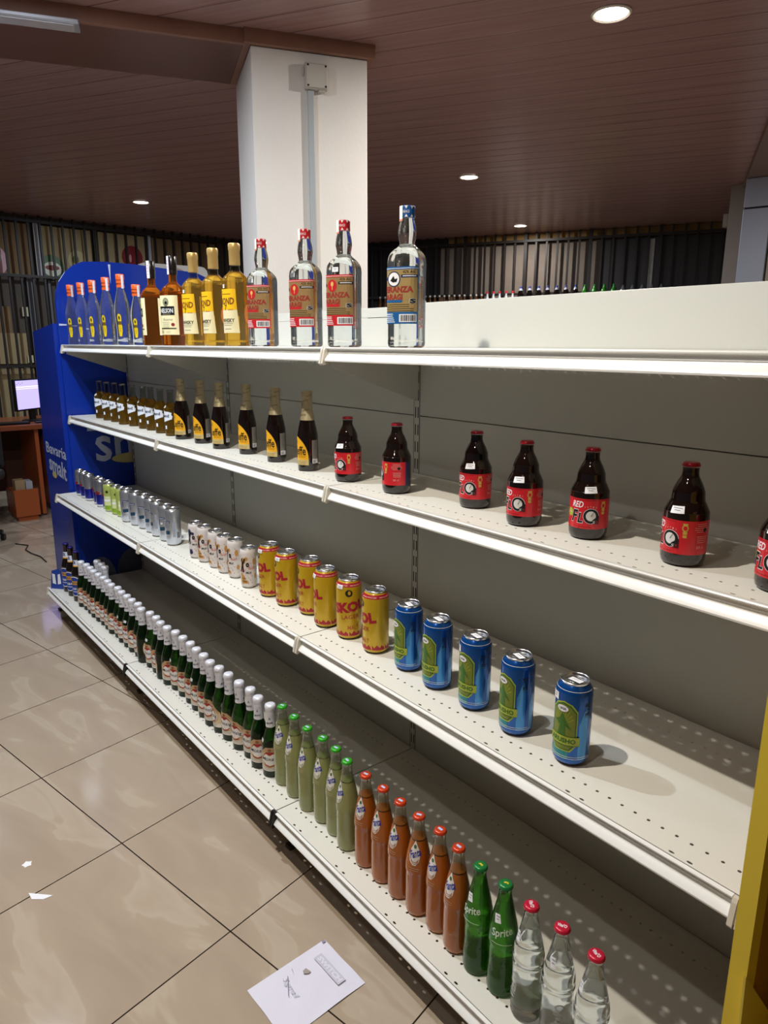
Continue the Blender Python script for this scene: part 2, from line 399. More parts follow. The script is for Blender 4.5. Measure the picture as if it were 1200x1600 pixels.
link('reflector', mesh_of(bbox(-1.13, -.72, -.02, .05, 2.680, 2.6835, .001, xf=local(LF)), 'reflector', [M('reflector', '#f4f6fa', .25, metal=.55, bump=.6, bscale=25)]), ft)

# ------------------------------------------------------------------ walls and grilles at the back
def frame(P0, t, n):
    P0 = Vector(P0+(0,)); t = Vector(t+(0,)); n = Vector(n+(0,))
    return lambda a, o, z: P0 + t*a + n*o + Vector((0, 0, z))
LW = frame((-7.255, .483), (-.09557, .99542), (.99542, .09557)); BW = frame((-7.633, 4.42), (.88969, .45657), (.45657, -.88969))
dusk = M('dusty_wall', '#4a423a', .7, noise=.25, nscale=1.5)
struct('wall_left', bbox(-5.5, 3.96, -.1, 0, 0, ZC, xf=LW), [dusk], label='dim wall behind the left window grille')
struct('wall_back', bbox(0, 9.5, -.1, 0, 0, ZC, xf=BW), [M('back_wall_dark', '#221d1d', .6, noise=.2, nscale=1.2)], label='dark wall behind the back grille')
iron = M('dark_iron', '#170f0d', .5)
def grille(F, a0, a1, pitch, zr, thick, label, group, r=.011, off=.12):
    t = empty('window_grille', label, 'grille', F(a0, off, 0), group=group); o0 = Vector(t.location)
    LL = lambda a, o, z: F(a, o, z) - o0
    n = int((a1-a0)/pitch)
    for i in range(n+1):
        a = a0+i*pitch; rr = r*1.8 if i % thick == 0 else r
        link('bar', mesh_of(bbox(a-rr, a+rr, off-rr, off+rr, .0, ZC-.005, xf=LL), 'bar', [iron]), t)
    for z in zr:
        link('rail', mesh_of(bbox(a0, a1, off+r*.6, off+r*2.6, z-.014, z+.014, xf=LL), 'rail', [iron]), t)
grille(LW, -1.60, 3.80, .1215, (.25, 1.167, 2.12, 2.69), 99, 'dark upright bars in front of the cardboard-covered left windows', None)
grille(BW, .20, 5.60, .131, (.3, 2.03, 2.66), 6, 'dark upright bars along the back wall above the far bottles', None)
# cardboard sheets, strips and pictures behind the left grille
cardb = M('cardboard', '#9c8a66', .75, noise=.22, nscale=6); cardb2 = M('cardboard_brown', '#7d6446', .75, noise=.25, nscale=5)
strip_w = M('white_strip', '#b9bcc4', .5); gtrim = M('grey_post', '#5a5a60', .5)
def wallthing(name, label, cat, F, a0, a1, z0, z1, m, o0=.005, o1=.03, group=None, bev=0):
    bm = bbox(a0, a1, o0, o1, z0, z1, bev, xf=F); o = link(name, mesh_of(bm, name, [m])); tag(o, label, cat, group); return o
for i, (a0, a1, z0, z1, m, lb) in enumerate([
        (-.62, .24, 2.14, 2.67, cardb2, 'brown cardboard sheet behind the leftmost bars, above the crossbar'),
        (.37, .93, 2.14, 2.67, cardb, 'tan cardboard sheet with faint prints, right of the first white window strip'),
        (1.02, 1.60, 2.14, 2.67, cardb, 'tan cardboard sheet between the second and third window strips'),
        (1.68, 2.6, 2.14, 2.67, cardb2, 'dim brown cardboard sheet above the blue display'),
        (-.42, .12, 1.19, 1.52, cardb, 'tan cardboard piece low behind the left bars, above the screen'),
        (-.60, .16, .55, 1.14, cardb, 'tan cardboard behind the monitor'),
        (-.25, -.02, 1.52, 1.80, cardb2, 'small brown cardboard scrap behind the left bars')]):
    wallthing('cardboard_sheet', lb, 'cardboard', LW, a0, a1, z0, z1, m)
for a, lb in ((.30, 'left'), (.965, 'middle'), (1.63, 'right')):
    wallthing('window_strip', {'left': 'bright white upright strip left of the watermelon picture', 'middle': 'grey-white upright strip above the blue display', 'right': 'thin pale upright strip left of the whisky bottles'}[lb],
              'window strip', LW, a, a+(.05 if lb == 'left' else .032), 2.13, 2.69, strip_w, .031, .05)
wallthing('window_post', 'grey upright window post above the blue display stand', 'post', LW, .17, .26, 0.0, 2.1, gtrim, .005, .06)
wallthing('window_post', 'thin grey window post beside the wider grey post', 'post', LW, .40, .425, 0.0, 2.1, gtrim, .005, .05)
wallthing('switch_box', 'small cream box on the grey window post, upper one', 'switch', LW, .10, .16, 1.70, 1.80, M('cream_plastic', '#c9c2a0', .5), .005, .04)
wallthing('switch_box', 'small cream box low on the grey window post', 'switch', LW, .10, .16, 1.20, 1.28, M('cream_plastic', '#c9c2a0', .5), .031, .045)
def picture(F, a, z, r, mats, label, cat='picture', off=.034, rings=None):
    bm = bmesh.new(); W = Wrap(eps=.0005)
    W.ell(0, 0, r, r*1.02, 0, 0, 28)
    for (cs, cz, rs, rz, mi) in (rings or []): W.ell(cs*r, cz*r, rs*r, rz*r, mi, mi, 20)
    W.into(bm)
    base = lathe([(r, -.004), (r, .0)], 28); me = bpy.data.meshes.new('x'); base.free()
    ang = math.atan2((F(1, 0, 0)-F(0, 0, 0)).y, (F(1, 0, 0)-F(0, 0, 0)).x)
    o = link('round_picture', mesh_of(bm, 'round_picture', mats), None, F(a, off, z), ang)
    sm = o.modifiers.new('thick', 'SOLIDIFY'); sm.thickness = .002; sm.offset = -1
    tag(o, label, cat); return o
# LW runs along t with the room on +n ; the artwork faces -Y locally so turn it round
def picL(a, z, r, mats, label, rings):
    o = picture(LW, a, z, r, mats, label, rings=rings); t = LW(1, 0, 0)-LW(0, 0, 0); o.rotation_euler = (0, 0, math.atan2(t.y, t.x)); return o
picL(-.16, 2.27, .17, [M('pink_print', '#d9a9b4', .5), M('pale_pink', '#e9dde2', .5)], 'large round pink and white picture behind the leftmost bars', [(.1, .25, .6, .5, 1)])
picL(.47, 2.24, .13, [M('melon_green', '#4c6b4a', .5), M('melon_white', '#cfd0c0', .5), M('melon_red', '#7b2f28', .5)], 'round green, white and red melon picture on the tan cardboard', [(0, -.15, .78, .6, 1), (0, -.05, .6, .22, 2)])
picL(.76, 2.33, .11, [M('kiwi_tan', '#b3a77e', .6), M('kiwi_green', '#5f6f30', .6)], 'faint round tan and green fruit picture above the blue display', [(-.2, .1, .35, .4, 1)])
picL(1.42, 2.42, .13, [M('cherry', '#7d1420', .5), M('cherry_w', '#c58a8a', .5)], 'round dark red picture above the orange-capped bottles', [(-.2, -.1, .12, .35, 1)])
# curtain behind the back grille and glowing band over it
wallthing('curtain', 'dull beige curtain behind the back grille', 'curtain', BW, 2.2, 4.25, 1.2, 2.64, M('curtain_cloth', '#6f645b', .8, noise=.12, nscale=14), .01, .04)
wallthing('curtain', 'dark grey-brown curtain at the right end of the back grille', 'curtain', BW, 4.27, 5.9, 1.2, 2.64, M('curtain_dark', '#262122', .5, noise=.2, nscale=10), .01, .04)
wallthing('cardboard_band', 'yellowish strip of cardboard between the back grille and the ceiling', 'cardboard', BW, 2.3, 5.6, 2.655, ZC-.003, M('band_yellow', '#8a6a38', .7, noise=.45, nscale=6), .005, .035)
wallthing('hanging_strip', 'pale shiny plastic strip hanging behind the back grille', 'strip', BW, 4.80, 4.85, 2.0, 2.62, M('pale_strip', '#b7b7b5', .2, noise=.4, nscale=20), .045, .05)

# grey clad column and post at the right
gcol = M('grey_cladding', '#9b9fae', .35, metal=.1)
cA = Vector((-1.359, 4.637, 0)); a_ = D(15); ct = Vector((math.cos(a_), math.sin(a_), 0)); cn = Vector((-ct.y, ct.x, 0))
# scaled out to the ceiling plane seen from the aisle
cA = Vector((CAM.x, CAM.y, 0)) + (cA-Vector((CAM.x, CAM.y, 0)))*1.02
GF = lambda a, o, z: cA + ct*a + cn*o + Vector((0, 0, z))
t = empty('clad_column', 'blue-grey metal-clad column at the right edge, with a horizontal joint', 'column', GF(.15, .1, 0)); o0 = Vector(t.location); GL = lambda a, o, z: GF(a, o, z)-o0
link('lower_panel', mesh_of(bbox(0, .205, 0, .42, 0, 2.485, .004, xf=GL), 'lower_panel', [gcol]), t)
link('upper_panel', mesh_of(bbox(0, .205, 0, .42, 2.497, 2.715, .004, xf=GL), 'upper_panel', [gcol]), t)
link('joint', mesh_of(bbox(.008, .197, .008, .412, 2.485, 2.497, xf=GL), 'joint', [dark]), t)
tag(link('plaster_post', mesh_of(bbox(-.19, -.045, .40, .52, 0, ZC, .004, xf=GF), 'plaster_post', [M('beige_post', '#8b8178', .7, noise=.08)])), 'narrow beige plastered post between the back grille and the grey column', 'post')
wx = link('wall_bracket', mesh_of(bbox(-.235, -.192, .42, .50, 2.42, 2.53, .006, xf=GF), 'wall_bracket', [M('beige_bracket', '#80776e', .6)])); tag(wx, 'small beige bracket on the left edge of the plastered post', 'bracket')
bt = Vector((.724, -1.312, 0)).normalized(); bn = Vector((-bt.y, bt.x, 0)); b0 = GF(0, 0, 0)
BF = lambda a, o, z: b0 + bt*a + bn*o + Vector((0, 0, z))
struct('trim_3', bbox(-.5, 2.6, .0, .9, 2.718, ZC, .003, xf=BF), [M('beam_light', '#7a635c', .5, noise=.05)], label='boxed ceiling beam at the upper right')
struct('wall_right', bbox(.212, 4.5, .05, .15, 0, ZC, xf=GF), [M('right_wall_cream', '#d9d0bd', .8, noise=.1, nscale=9, bump=.3, bscale=40)], label='cream wall at the right edge')

# ------------------------------------------------------------------ gondola shelving
BAY = 1.193; ZS = [1.4095, 1.0473, .6400, .1406]; DS = [.312, .310, .414, .509]; BACKROW = [.033, .060, .077, .064]
gon = empty('gondola_shelving', 'long white metal gondola shelving of three bays with perforated shelves', 'shelving', (0, 0, 0))
def deck_mesh(d, back):
    """perforated shelf: local x 0..BAY, y -d..0, top at z 0"""
    bm = bmesh.new(); x0, x1 = .0018, BAY-.0018
    rows = [(-d+.0095, 'slot'), (-d+.051, 'hole'), (-back, 'hole2')]
    if d > .4: rows.insert(2, (-(back+.010) if False else -d*.5, 'hole3'))
    rows = [r for r in rows if r[1] != 'hole3']
    cuts = []; y = -d+.0022
    def quad(a, b, c, e):
        bm.faces.new([bm.verts.new((p[0], p[1], 0)) for p in (a, b, c, e)])
        bm.faces.new([bm.verts.new((p[0], p[1], -.0011)) for p in (e, c, b, a)])
    def cell(ax, bx, ay, by, hx_, hy_):
        cx, cy = (ax+bx)/2, (ay+by)/2
        o = [(ax, ay), (cx, ay), (bx, ay), (bx, cy), (bx, by), (cx, by), (ax, by), (ax, cy)]
        h = [(cx+hx_*math.cos(D(225+45*k)), cy+hy_*math.sin(D(225+45*k))) for k in range(8)]
        for k in range(8):
            quad(o[k], o[(k+1) % 8], h[(k+1) % 8], h[k])
            bm.faces.new([bm.verts.new(q) for q in (h[k]+(0,), h[(k+1) % 8]+(0,), h[(k+1) % 8]+(-.0011,), h[k]+(-.0011,))])
    for yc, kind in rows:
        hw = {'slot': .006, 'hole': .010, 'hole2': .010}[kind]
        ya, yb = yc-hw, yc+hw
        if ya > y+1e-5: quad((x0, y), (x1, y), (x1, ya), (x0, ya))
        if kind == 'slot':
            x = x0; S_ = BAY/6
            for i in range(6):
                for s in (-1, 1):
                    c = S_*(i+.5)+s*.015
                    quad((x, ya), (c-.009, ya), (c-.009, yb), (x, yb)); cell(c-.009, c+.009, ya, yb, .0052, .0026); x = c+.009
            quad((x, ya), (x1, ya), (x1, yb), (x, yb))
        else:
            p = .0253; n = 46 if kind == 'hole' else 46; xs = (BAY-n*p)/2
            quad((x0, ya), (xs, ya), (xs, yb), (x0, yb))
            for i in range(n):
                if kind == 'hole' or (i % 23) < 21: cell(xs+i*p, xs+(i+1)*p, ya, yb, .0032, .0032)
                else: quad((xs+i*p, ya), (xs+(i+1)*p, ya), (xs+(i+1)*p, yb), (xs+i*p, yb))
            quad((xs+n*p, ya), (x1, ya), (x1, yb), (xs+n*p, yb))
        y = yb
    quad((x0, y), (x1, y), (x1, -.001), (x0, -.001))
    # folded front, side and rear flanges below
    e = .0011
    box(bm, x0, x1, -d+.0022, -d+.0033, -.024, -e); box(bm, x0, x1, -.0021, -.001, -.024, -e)
    box(bm, x0, x0+.0011, -d+.0033, -.0021, -.024, -e); box(bm, x1-.0011, x1, -d+.0033, -.0021, -.024, -e)
    return mesh_of(bm, 'shelf', [paint])
def rail_mesh():
    prof = [(.0004, .0002), (-.0068, .0002), (-.0078, -.0010), (-.0076, -.0030), (-.0060, -.0040), (-.0008, -.0048), (-.0002, -.0060), (-.0002, -.0112), (-.0016, -.0118), (-.0016, -.0134), (-.0002, -.0142),
            (-.0010, -.0170), (-.0050, -.0205), (-.0105, -.0262), (-.0138, -.0315), (-.0132, -.0348), (-.0085, -.0356), (-.0010, -.0345), (.0004, -.0330)]
    bm = bmesh.new(); prism(bm, [(a, b) for a, b in prof], .0105, BAY-.0105, 'x')
    return mesh_of(bm, 'price_rail', [plastic_w], True, 40)
RAIL = rail_mesh()
def clip_mesh(m=clip_m):
    bm = bmesh.new(); pr = [(-.0002, .0004), (-.0080, .0004), (-.0115, -.006), (-.0195, -.0405), (-.017, -.0445), (-.0002, -.041)]
    prism(bm, pr, -.0095, -.0015, 'x'); prism(bm, pr, .0015, .0095, 'x'); prism(bm, [(a*.8, b*.9) for a, b in pr], -.0016, .0016, 'x')
    return mesh_of(bm, 'end_clip', [m])
CLIP = clip_mesh(); CLIPB = clip_mesh(M('black_clip', '#14110f', .5))
def bracket_mesh(d):
    bm = bmesh.new(); prism(bm, [(-.002, -.003), (-.002, -.143), (-.012, -.146), (-d+.008, -.047), (-d+.006, -.026)], -.0012, .0012, 'x')
    return mesh_of(bm, 'bracket', [paint_in])
for li, (z, d) in enumerate(zip(ZS, DS)):
    dm = deck_mesh(d, BACKROW[li]); bk = bracket_mesh(d)
    for b in range(3):
        x = (b-2)*BAY
        sh = link('shelf', dm, gon, (x, 0, z))
        rl = link('price_rail', RAIL, sh, (0, -d, 0))
        if li < 3:
            for xx in (.0065, BAY-.0065): link('bracket', bk, sh, (xx, 0, 0))
    for s in range(4):
        x = (s-2)*BAY
        link('end_clip', CLIPB if (li == 3 and 0 < s < 3) else CLIP, gon, (x, -d, z))
# back panels, uprights, base feet
def pan(x0, x1, z0, z1, nm='back_panel', m=paint_in, y0=.0012, y1=.010):
    link(nm, mesh_of(bbox(x0, x1, y0, y1, z0, z1, .0008), nm, [m]), gon)
for b in range(3):
    x0, x1 = (b-2)*BAY+.008, (b-1)*BAY-.008
    zs = [.05, 1.2165, 1.4065] if b == 0 else ([.05, 1.2165, 1.4945, 1.5245] if b == 1 else [.05, 1.2165, 1.5305])
    for q, (za, zb) in enumerate(zip(zs, zs[1:])): 
        if b != 0 and q >= 1: pan(x0, x1+.001, za+.0012, zb-.0008)
        else: pan(x0, x1, za+(.0012 if za in (1.2165,) else .0002), zb-(.0012 if zb == 1.2165 else .0002))
def upright_mesh(h):
    bm = bmesh.new(); box(bm, -.012, .012, .0005, .045, .0, h)
    z = .16
    while z < h-.05:
        for xx in (-.0065, .0045): box(bm, xx, xx+.0030, -.0001, .0006, z, z+.031, 1)
        z += .05
    box(bm, -.0125, -.0115, -.0001, .0010, .14, h, 1); box(bm, .0115, .0125, -.0001, .0010, .14, h, 1)
    return mesh_of(bm, 'upright', [paint_in, dark])
UM = upright_mesh(1.53); UM2 = upright_mesh(1.405)
for s in range(4): link('upright', UM if s > 0 else UM2, gon, ((s-2)*BAY, 0, 0))
for s in range(4):
    x = (s-2)*BAY
    bm = bmesh.new(); prism(bm, [(-.002, .11), (-.002, .03), (-.06, .02), (-.45, .05), (-.47, .108), (-.47, .112)], -.012, .012, 'x')
    link('base_leg', mesh_of(bm, 'base_leg', [clip_m]), gon, (x, 0, 0))
    bm = bmesh.new(); box(bm, -.012, .012, -.465, -.41, .006, .060); box(bm, -.0130, .0130, -.475, -.42, 0, .010)
    link('foot', mesh_of(bm, 'foot', [M('foot_dark', '#3b332c', .5)]), gon, (x, 0, 0))
    link('foot', mesh_of(bbox(x-.0130, x+.0130, -.03, .06, 0, .03), 'foot', [M('foot_dark', '#3b332c', .5)]), gon)
# rear stiffening strip so that the gondola reads as a double panel from behind
for b in range(3): link('rear_panel', mesh_of(bbox((b-2)*BAY+.012, (b-1)*BAY-.012, .034, .044, .05, 1.40), 'rear_panel', [paint_in]), gon)

# ------------------------------------------------------------------ generic small parts
def sticker_mesh(prof, z, w_=.020, h_=.013, tilt=0., sq=0., R0=None, seed=1):
    R0 = R0 or rad(prof, z); bm = bmesh.new()
    W = Wrap(prof, R0, eps=.0012, zc=.004, sq=sq)
    c, s = math.cos(tilt), math.sin(tilt)
    W.poly([(a*c-b*s, z+a*s+b*c) for a, b in ((-w_/2, -h_/2), (w_/2, -h_/2), (w_/2, h_/2), (-w_/2, h_/2))], 0, 0)
    W.lines(-w_*.38, w_*.38, z+h_*.28, 2, h_*.3, h_*.08, 1, 1, .5, seed); W.into(bm)
    return mesh_of(bm, 'price_sticker', [white_lbl, print_grey])
def crown(mat, z, r=.0135, extra=None):
    """crown cap with fluted skirt, top at z"""
    bm = bmesh.new(); seg = 42; rings = []
    for rr, zz, fl in ((r*1.02, z-.0065, .0011), (r, z-.0045, .0007), (r*.96, z-.0018, 0), (r*.88, z-.0004, 0), (r*.6, z, 0)):
        rings.append([bm.verts.new(((rr+(fl if k % 2 else 0))*math.cos(2*PI*k/seg), (rr+(fl if k % 2 else 0))*math.sin(2*PI*k/seg), zz)) for k in range(seg)])
    for a, b in zip(rings, rings[1:]):
        for k in range(seg): bm.faces.new((a[k], a[(k+1) % seg], b[(k+1) % seg], b[k]))
    bm.faces.new(rings[-1]); bm.faces.new(rings[0][::-1])
    mats = [mat]
    if extra: W = Wrap(top=z); extra(W); W.into(bm)
    return bm
def screwcap(r, z0, z1, seg=36, flute=.0004):
    bm = bmesh.new(); rings = []
    for rr, zz, fl in ((r, z0, 0), (r, z0+.003, flute), (r, z1-.003, flute), (r*.97, z1-.0008, 0), (r*.9, z1, 0)):
        rings.append([bm.verts.new(((rr-(fl if k % 2 else 0))*math.cos(2*PI*k/seg), (rr-(fl if k % 2 else 0))*math.sin(2*PI*k/seg), zz)) for k in range(seg)])
    for a, b in zip(rings, rings[1:]):
        for k in range(seg): bm.faces.new((a[k], a[(k+1) % seg], b[(k+1) % seg], b[k]))
    bm.faces.new(rings[-1]); bm.faces.new(rings[0][::-1]); return bm

# ------------------------------------------------------------------ cans
def can_parts(R, H, rl, body_mats, art, bands=None):
    """R body radius, H height, rl lid radius; art(W) draws on the body (W.R0=R)"""
    prof = [(R*.74, .0), (R*.80, .0015), (R*.84, .0035), (R*.97, .0085), (R, .013), (R, H-.0215), (R*.985, H-.0175), (rl+.0018, H-.0085), (rl-.0008, H-.0052), (rl-.0030, H-.0085)]
    fn = bands or (lambda z: 1 if z < .006 else 0)
    bm = lathe(prof, 40, fn); W = Wrap(prof, R, eps=.00025, zc=.0018 if False else .004); art(W); W.into(bm)
    body = mesh_of(bm, 'can_body', body_mats, True, 50)
    lp = [(rl-.0012, H-.0056), (rl, H-.003), (rl+.0004, H-.0008), (rl-.0004, H), (rl-.0016, H-.0008), (rl-.0028, H-.0058), (rl-.006, H-.0062), (rl-.0075, H-.0048)]
    bm = lathe(lp, 40, close=False)
    top = [v for v in bm.verts if abs(v.co.z-(H-.0048)) < 1e-5]; bm.faces.new(top)
    bmesh.ops.recalc_face_normals(bm, faces=bm.faces)
    lid = mesh_of(bm, 'lid', [alu], True, 50)
    bm = bmesh.new(); box(bm, -.0055, .0055, -.013, -.001, H-.0042, H-.0032); box(bm, -.007, .007, -.001, .009, H-.0040, H-.0028)
    bmesh.ops.bevel(bm, geom=bm.edges[:], offset=.0003, segments=1, affect='EDGES')
    tab = mesh_of(bm, 'pull_tab', [alu])
    return prof, [('can_body', body), ('lid', lid, [('pull_tab', tab)])]
CH = .168
gold = M('gold_can', '#c8a41c', .30, metal=.2, coat=.25, noise=.05, nscale=120); skred = M('skol_red', '#a5182c', .4); orangep = M('orange_print', '#b8581c', .5)
def art_skol(W):
    R = .0345; W.rect(-PI*R, PI*R, .1500, .1585, 2, 0)
    [W.text('BREWED WITH CARE', k*.052-.078, .1540, .044, .0022, 3, 4) for k in range(4)]
    W.text('SKOL', 0, .094, .094, .030, 2, 1, 0., .06, D(9))
    W.text('LAGER', .004, .0665, .050, .0115, 2, 1, 0, 0, D(5)); W.text('MALT', .012, .036, .032, .012, 4, 1, 0, .01)
    W.ell(0, .133, .010, .010, 5, 0, 16); W.ell(.001, .134, .004, .006, 0, 1, 10)
    for k in range(6):
        s = -PI*R + k*2*PI*R/6
        W.poly([(s, .012), (s+.0345, .012), (s+.033, .019), (s+.026, .025), (s+.021, .018), (s+.013, .026), (s+.006, .018), (s, .025)], 2, 0)
sk_prof, SKOL = can_parts(.0345, CH, .0270, [gold, alu, skred, M('cream_print', '#e9d9c0', .5), orangep, black_m], art_skol, lambda z: 1 if z < .006 else (2 if .150 < z < .1592 else 0))
for mm in ():
    pass
SKOL.append(('price_sticker', sticker_mesh(sk_prof, .149, .020, .011)))
bluec = M('blue_can', '#1457a8', .22, metal=.55, coat=.4); lblue = M('light_blue_can', '#3f8fd0', .25, metal=.5, coat=.4); ygreen = M('badge_green', '#a8b43c', .4, noise=.25, nscale=60)
dgreen = M('badge_dark', '#3c6b22', .4); teal = M('teal_print', '#1d7f86', .3, metal=.4, coat=.3)
def art_blue(W):
    R = .0345
    for s0, s1, zt in ((-.098, -.060, .060), (-.03, .012, .045), (.030, .048, .125), (.058, .07, .10), (.080, .105, .13)):
        m_ = 3 if s0 in (.030, .058) else (7 if s0 in (-.03, -.098) else 3)
        W.poly([(s0, .016), (s1, .016), (s1, zt*.8), ((s0+s1)/2+.004, zt), (s0, zt*.7)], m_, 0)
    o = lambda k: [(-.022*k, .058-.012*k*0+(.0)*k), ]
    def octo(a, zb, zt, c): return [(-a+c, zb), (a-c, zb), (a, zb+c*1.2), (a, zt-c*1.4), (a-c, zt-c*.2), (0, zt+.003), (-a+c, zt-c*.2), (-a, zt-c*1.4), (-a, zb+c*1.2)]
    W.poly(octo(.0265, .032, .131, .011), 2, 1); W.poly(octo(.0245, .0345, .1285, .0105), 4, 2); W.poly(octo(.0225, .037, .1255, .010), 8, 3)
    for k in range(9):
        a = D(20+17.5*k); W.poly([(0, .088), (.020*math.cos(a-.03), .090+.030*math.sin(a-.03)), (.020*math.cos(a+.03), .090+.030*math.sin(a+.03))], 2, 4)
    W.poly([(-.012, .060), (.006, .060), (.004, .085), (.016, .078), (.004, .098), (-.002, .112), (-.008, .098), (-.018, .092), (-.006, .084)], 4, 5)
    W.rect(-.032, .032, .046, .064, 2, 6); W.rect(-.032, .032, .0455, .0465, 4, 7); W.rect(-.032, .032, .0635, .0645, 4, 7); W.text('ARUSHO', 0, .055, .050, .0100, 4, 8, 0, .035)
    W.ell(-.002, .119, .011, .0065, 5, 7, 18); W.text('UNA', -.002, .119, .014, .005, 6, 8, 0, .02)
    for i in range(3): W.text(('88', 'OO', '88')[i], .046, .128-.009*i, .012, .007, 6, 1, 0, .02)
    W.rect(.039, .052, .1035, .1045, 4, 1); W.lines(-.07, .07, .022, 2, .004, .0008, 5, 1, .9, 4); W.lines(-PI*R, PI*R*.98, .1545, 1, .002, .0006, 5, 1, 0)
bl_prof, BLUE = can_parts(.0345, CH, .0270, [bluec, alu, ygreen, lblue, dgreen, white_lbl, black_m, teal, M('badge_olive', '#76822e', .4, noise=.25, nscale=80)], art_blue)
BLUE.append(('price_sticker', sticker_mesh(bl_prof, .139, .018, .015)))
bm = bmesh.new(); Wt = Wrap(top=CH-.0030); Wt.poly([(-.012, -.006), (.014, -.010), (.017, .003), (-.009, .007)], 0, 0); Wt.lines(-.006, .008, .001, 1, .003, .0012, 1, 1, 0); Wt.into(bm)
for f in bm.faces: pass
BLUE.append(('tax_stamp', mesh_of(bm, 'tax_stamp', [white_lbl, print_grey])))
# slim cans
def slim_prof_art(kind):
    def art(W):
        R = W.R0
        if kind == 'blue':
            pass
        elif kind == 'green':
            W.rect(-.5*R, 1.1*R, .030, .075, 2, 0); W.rect(-.5*R, 1.1*R, .050, .060, 3, 1); W.ell(.25*R, .096, .007, .007, 4, 1); W.text('mojito', .3*R, .068, .028, .008, 3, 1); W.rect(-PI*R, PI*R, .012, .030, 5, 0)
        elif kind == 'silver':
            W.rect(-.012, .014, .092, .100, 2, 0); W.text('bavaria', .001, .096, .020, .005, 3, 1); W.rect(-.012, -.009, .070, .092, 2, 0); W.text('0.0', .004, .079, .016, .014, 4, 1, .3)
            W.poly([(-.011, .044), (.012, .047), (.013, .057), (.010, .062), (-.012, .058)], 5, 0); W.rect(.024, .034, .035, .095, 4, 0); W.bars(.040, .052, .030, .055, 6, 1, 10); W.lines(.040, .054, .100, 7, .005, .0012, 4, 1); W.lines(-.012, .014, .038, 3, .004, .0012, 4, 1)
        elif kind in ('xo', 'xo_blue'):
            rr = random.Random(5)
            for k in range(110):
                s, z = rr.uniform(-.05, .05), rr.uniform(.014, .112); q = rr.uniform(.0005, .0016); W.ell(s, z, q, q, rr.choice((2, 4, 5)), 0, 6)
            if kind == 'xo':
                for s, z, a, b in ((-.008, .093, .010, .010), (.003, .100, .006, .006), (-.012, .075, .006, .012), (-.010, .030, .009, .016), (.0, .022, .009, .006), (-.015, .045, .006, .007), (.030, .090, .006, .012), (.034, .04, .005, .009)): W.ell(s, z, a, b, 2, 1, 12)
                W.ell(-.009, .060, .0055, .006, 5, 2, 10)
            else:
                for s, z, a, b in ((-.010, .100, .008, .012), (.004, .095, .006, .006), (-.006, .025, .008, .010)): W.ell(s, z, a, b, 6, 1, 12)
            W.text('X', -.010, .078, .022, .046, 3, 3, .35, .06); W.text('o', .0070, .080, .011, .016, 3, 3, 0, .06); W.text('Rush', .020, .070, .022, .010, 5, 3, .3, .0); W.text('MILK', .010, .054, .018, .007, 3, 3, .1, .02)
            W.text('HONEY', -.006, .034, .014, .005, 3, 3, 0, .01); W.text('Bits', -.004, .024, .014, .006, 3, 3, 0, .01)
    return art
_, SL_BLUE = can_parts(.0265, .135, .0235, [M('slim_silver', '#c3c7d2', .25, metal=.9), alu, M('slim_blue', '#141c8c', .25, metal=.5, coat=.4)], slim_prof_art('blue'), lambda z: 1 if z < .008 else (2 if z < .062 else 0))
sp_ = [(.0196, 0), (.0212, .0015), (.0222, .0035), (.0257, .0085), (.0265, .013), (.0265, .062), (.0265, .1135), (.0261, .1175), (.0253, .1265), (.0227, .1298)]
bm = lathe(sp_, 36, lambda z: 1 if z < .012 else (2 if z < .062 else 0)); W = Wrap(sp_, .0265, eps=.0003)
W.poly([(-.05, .062), (-.012, .062), (-.004, .072), (-.03, .080)], 3, 0); W.poly([(.03, .062), (.05, .062), (.046, .105), (.034, .09)], 2, 0); W.bars(.052, .066, .03, .05, 4, 1); W.into(bm)
SL_BLUE[0] = ('can_body', mesh_of(bm, 'can_body', [MATS['slim_silver'], alu, MATS['slim_blue'], M('slim_red', '#9c2a2c', .3, metal=.4), white_lbl], True, 50))
_, SL_GREEN = can_parts(.0265, .135, .0235, [M('lime_can', '#b9c96a', .3, metal=.3, coat=.3), alu, M('lime_pale', '#d3dca0', .4), white_lbl, M('leaf', '#27401c', .4), M('lime_deep', '#8fb32c', .3, metal=.3)], slim_prof_art('green'))
silv_prof, SILVER = can_parts(.0295, .146, .0262, [alu_body, alu, M('navy_print', '#27406a', .4), white_lbl, M('grey_print', '#98a0ae', .4), M('petrol_print', '#16405a', .4), print_grey], slim_prof_art('silver'))
SILVER.append(('price_sticker', sticker_mesh(silv_prof, .075, .010, .008)))
xo_prof, XO = can_parts(.0262, .134, .0232, [M('xo_pearl', '#d9d2cf', .4), alu, M('xo_gold', '#c4904a', .5), black_m, M('xo_brown', '#7c5a48', .5), M('xo_coral', '#c8584c', .5), M('xo_navy', '#28305c', .5)], slim_prof_art('xo'))
XO.append(('price_sticker', sticker_mesh(xo_prof, .104, .010, .009)))
_, XOB = can_parts(.0262, .134, .0232, [MATS['xo_pearl'], alu, MATS['xo_navy'], black_m, MATS['xo_brown'], MATS['xo_coral'], MATS['xo_navy']], slim_prof_art('xo_blue'))

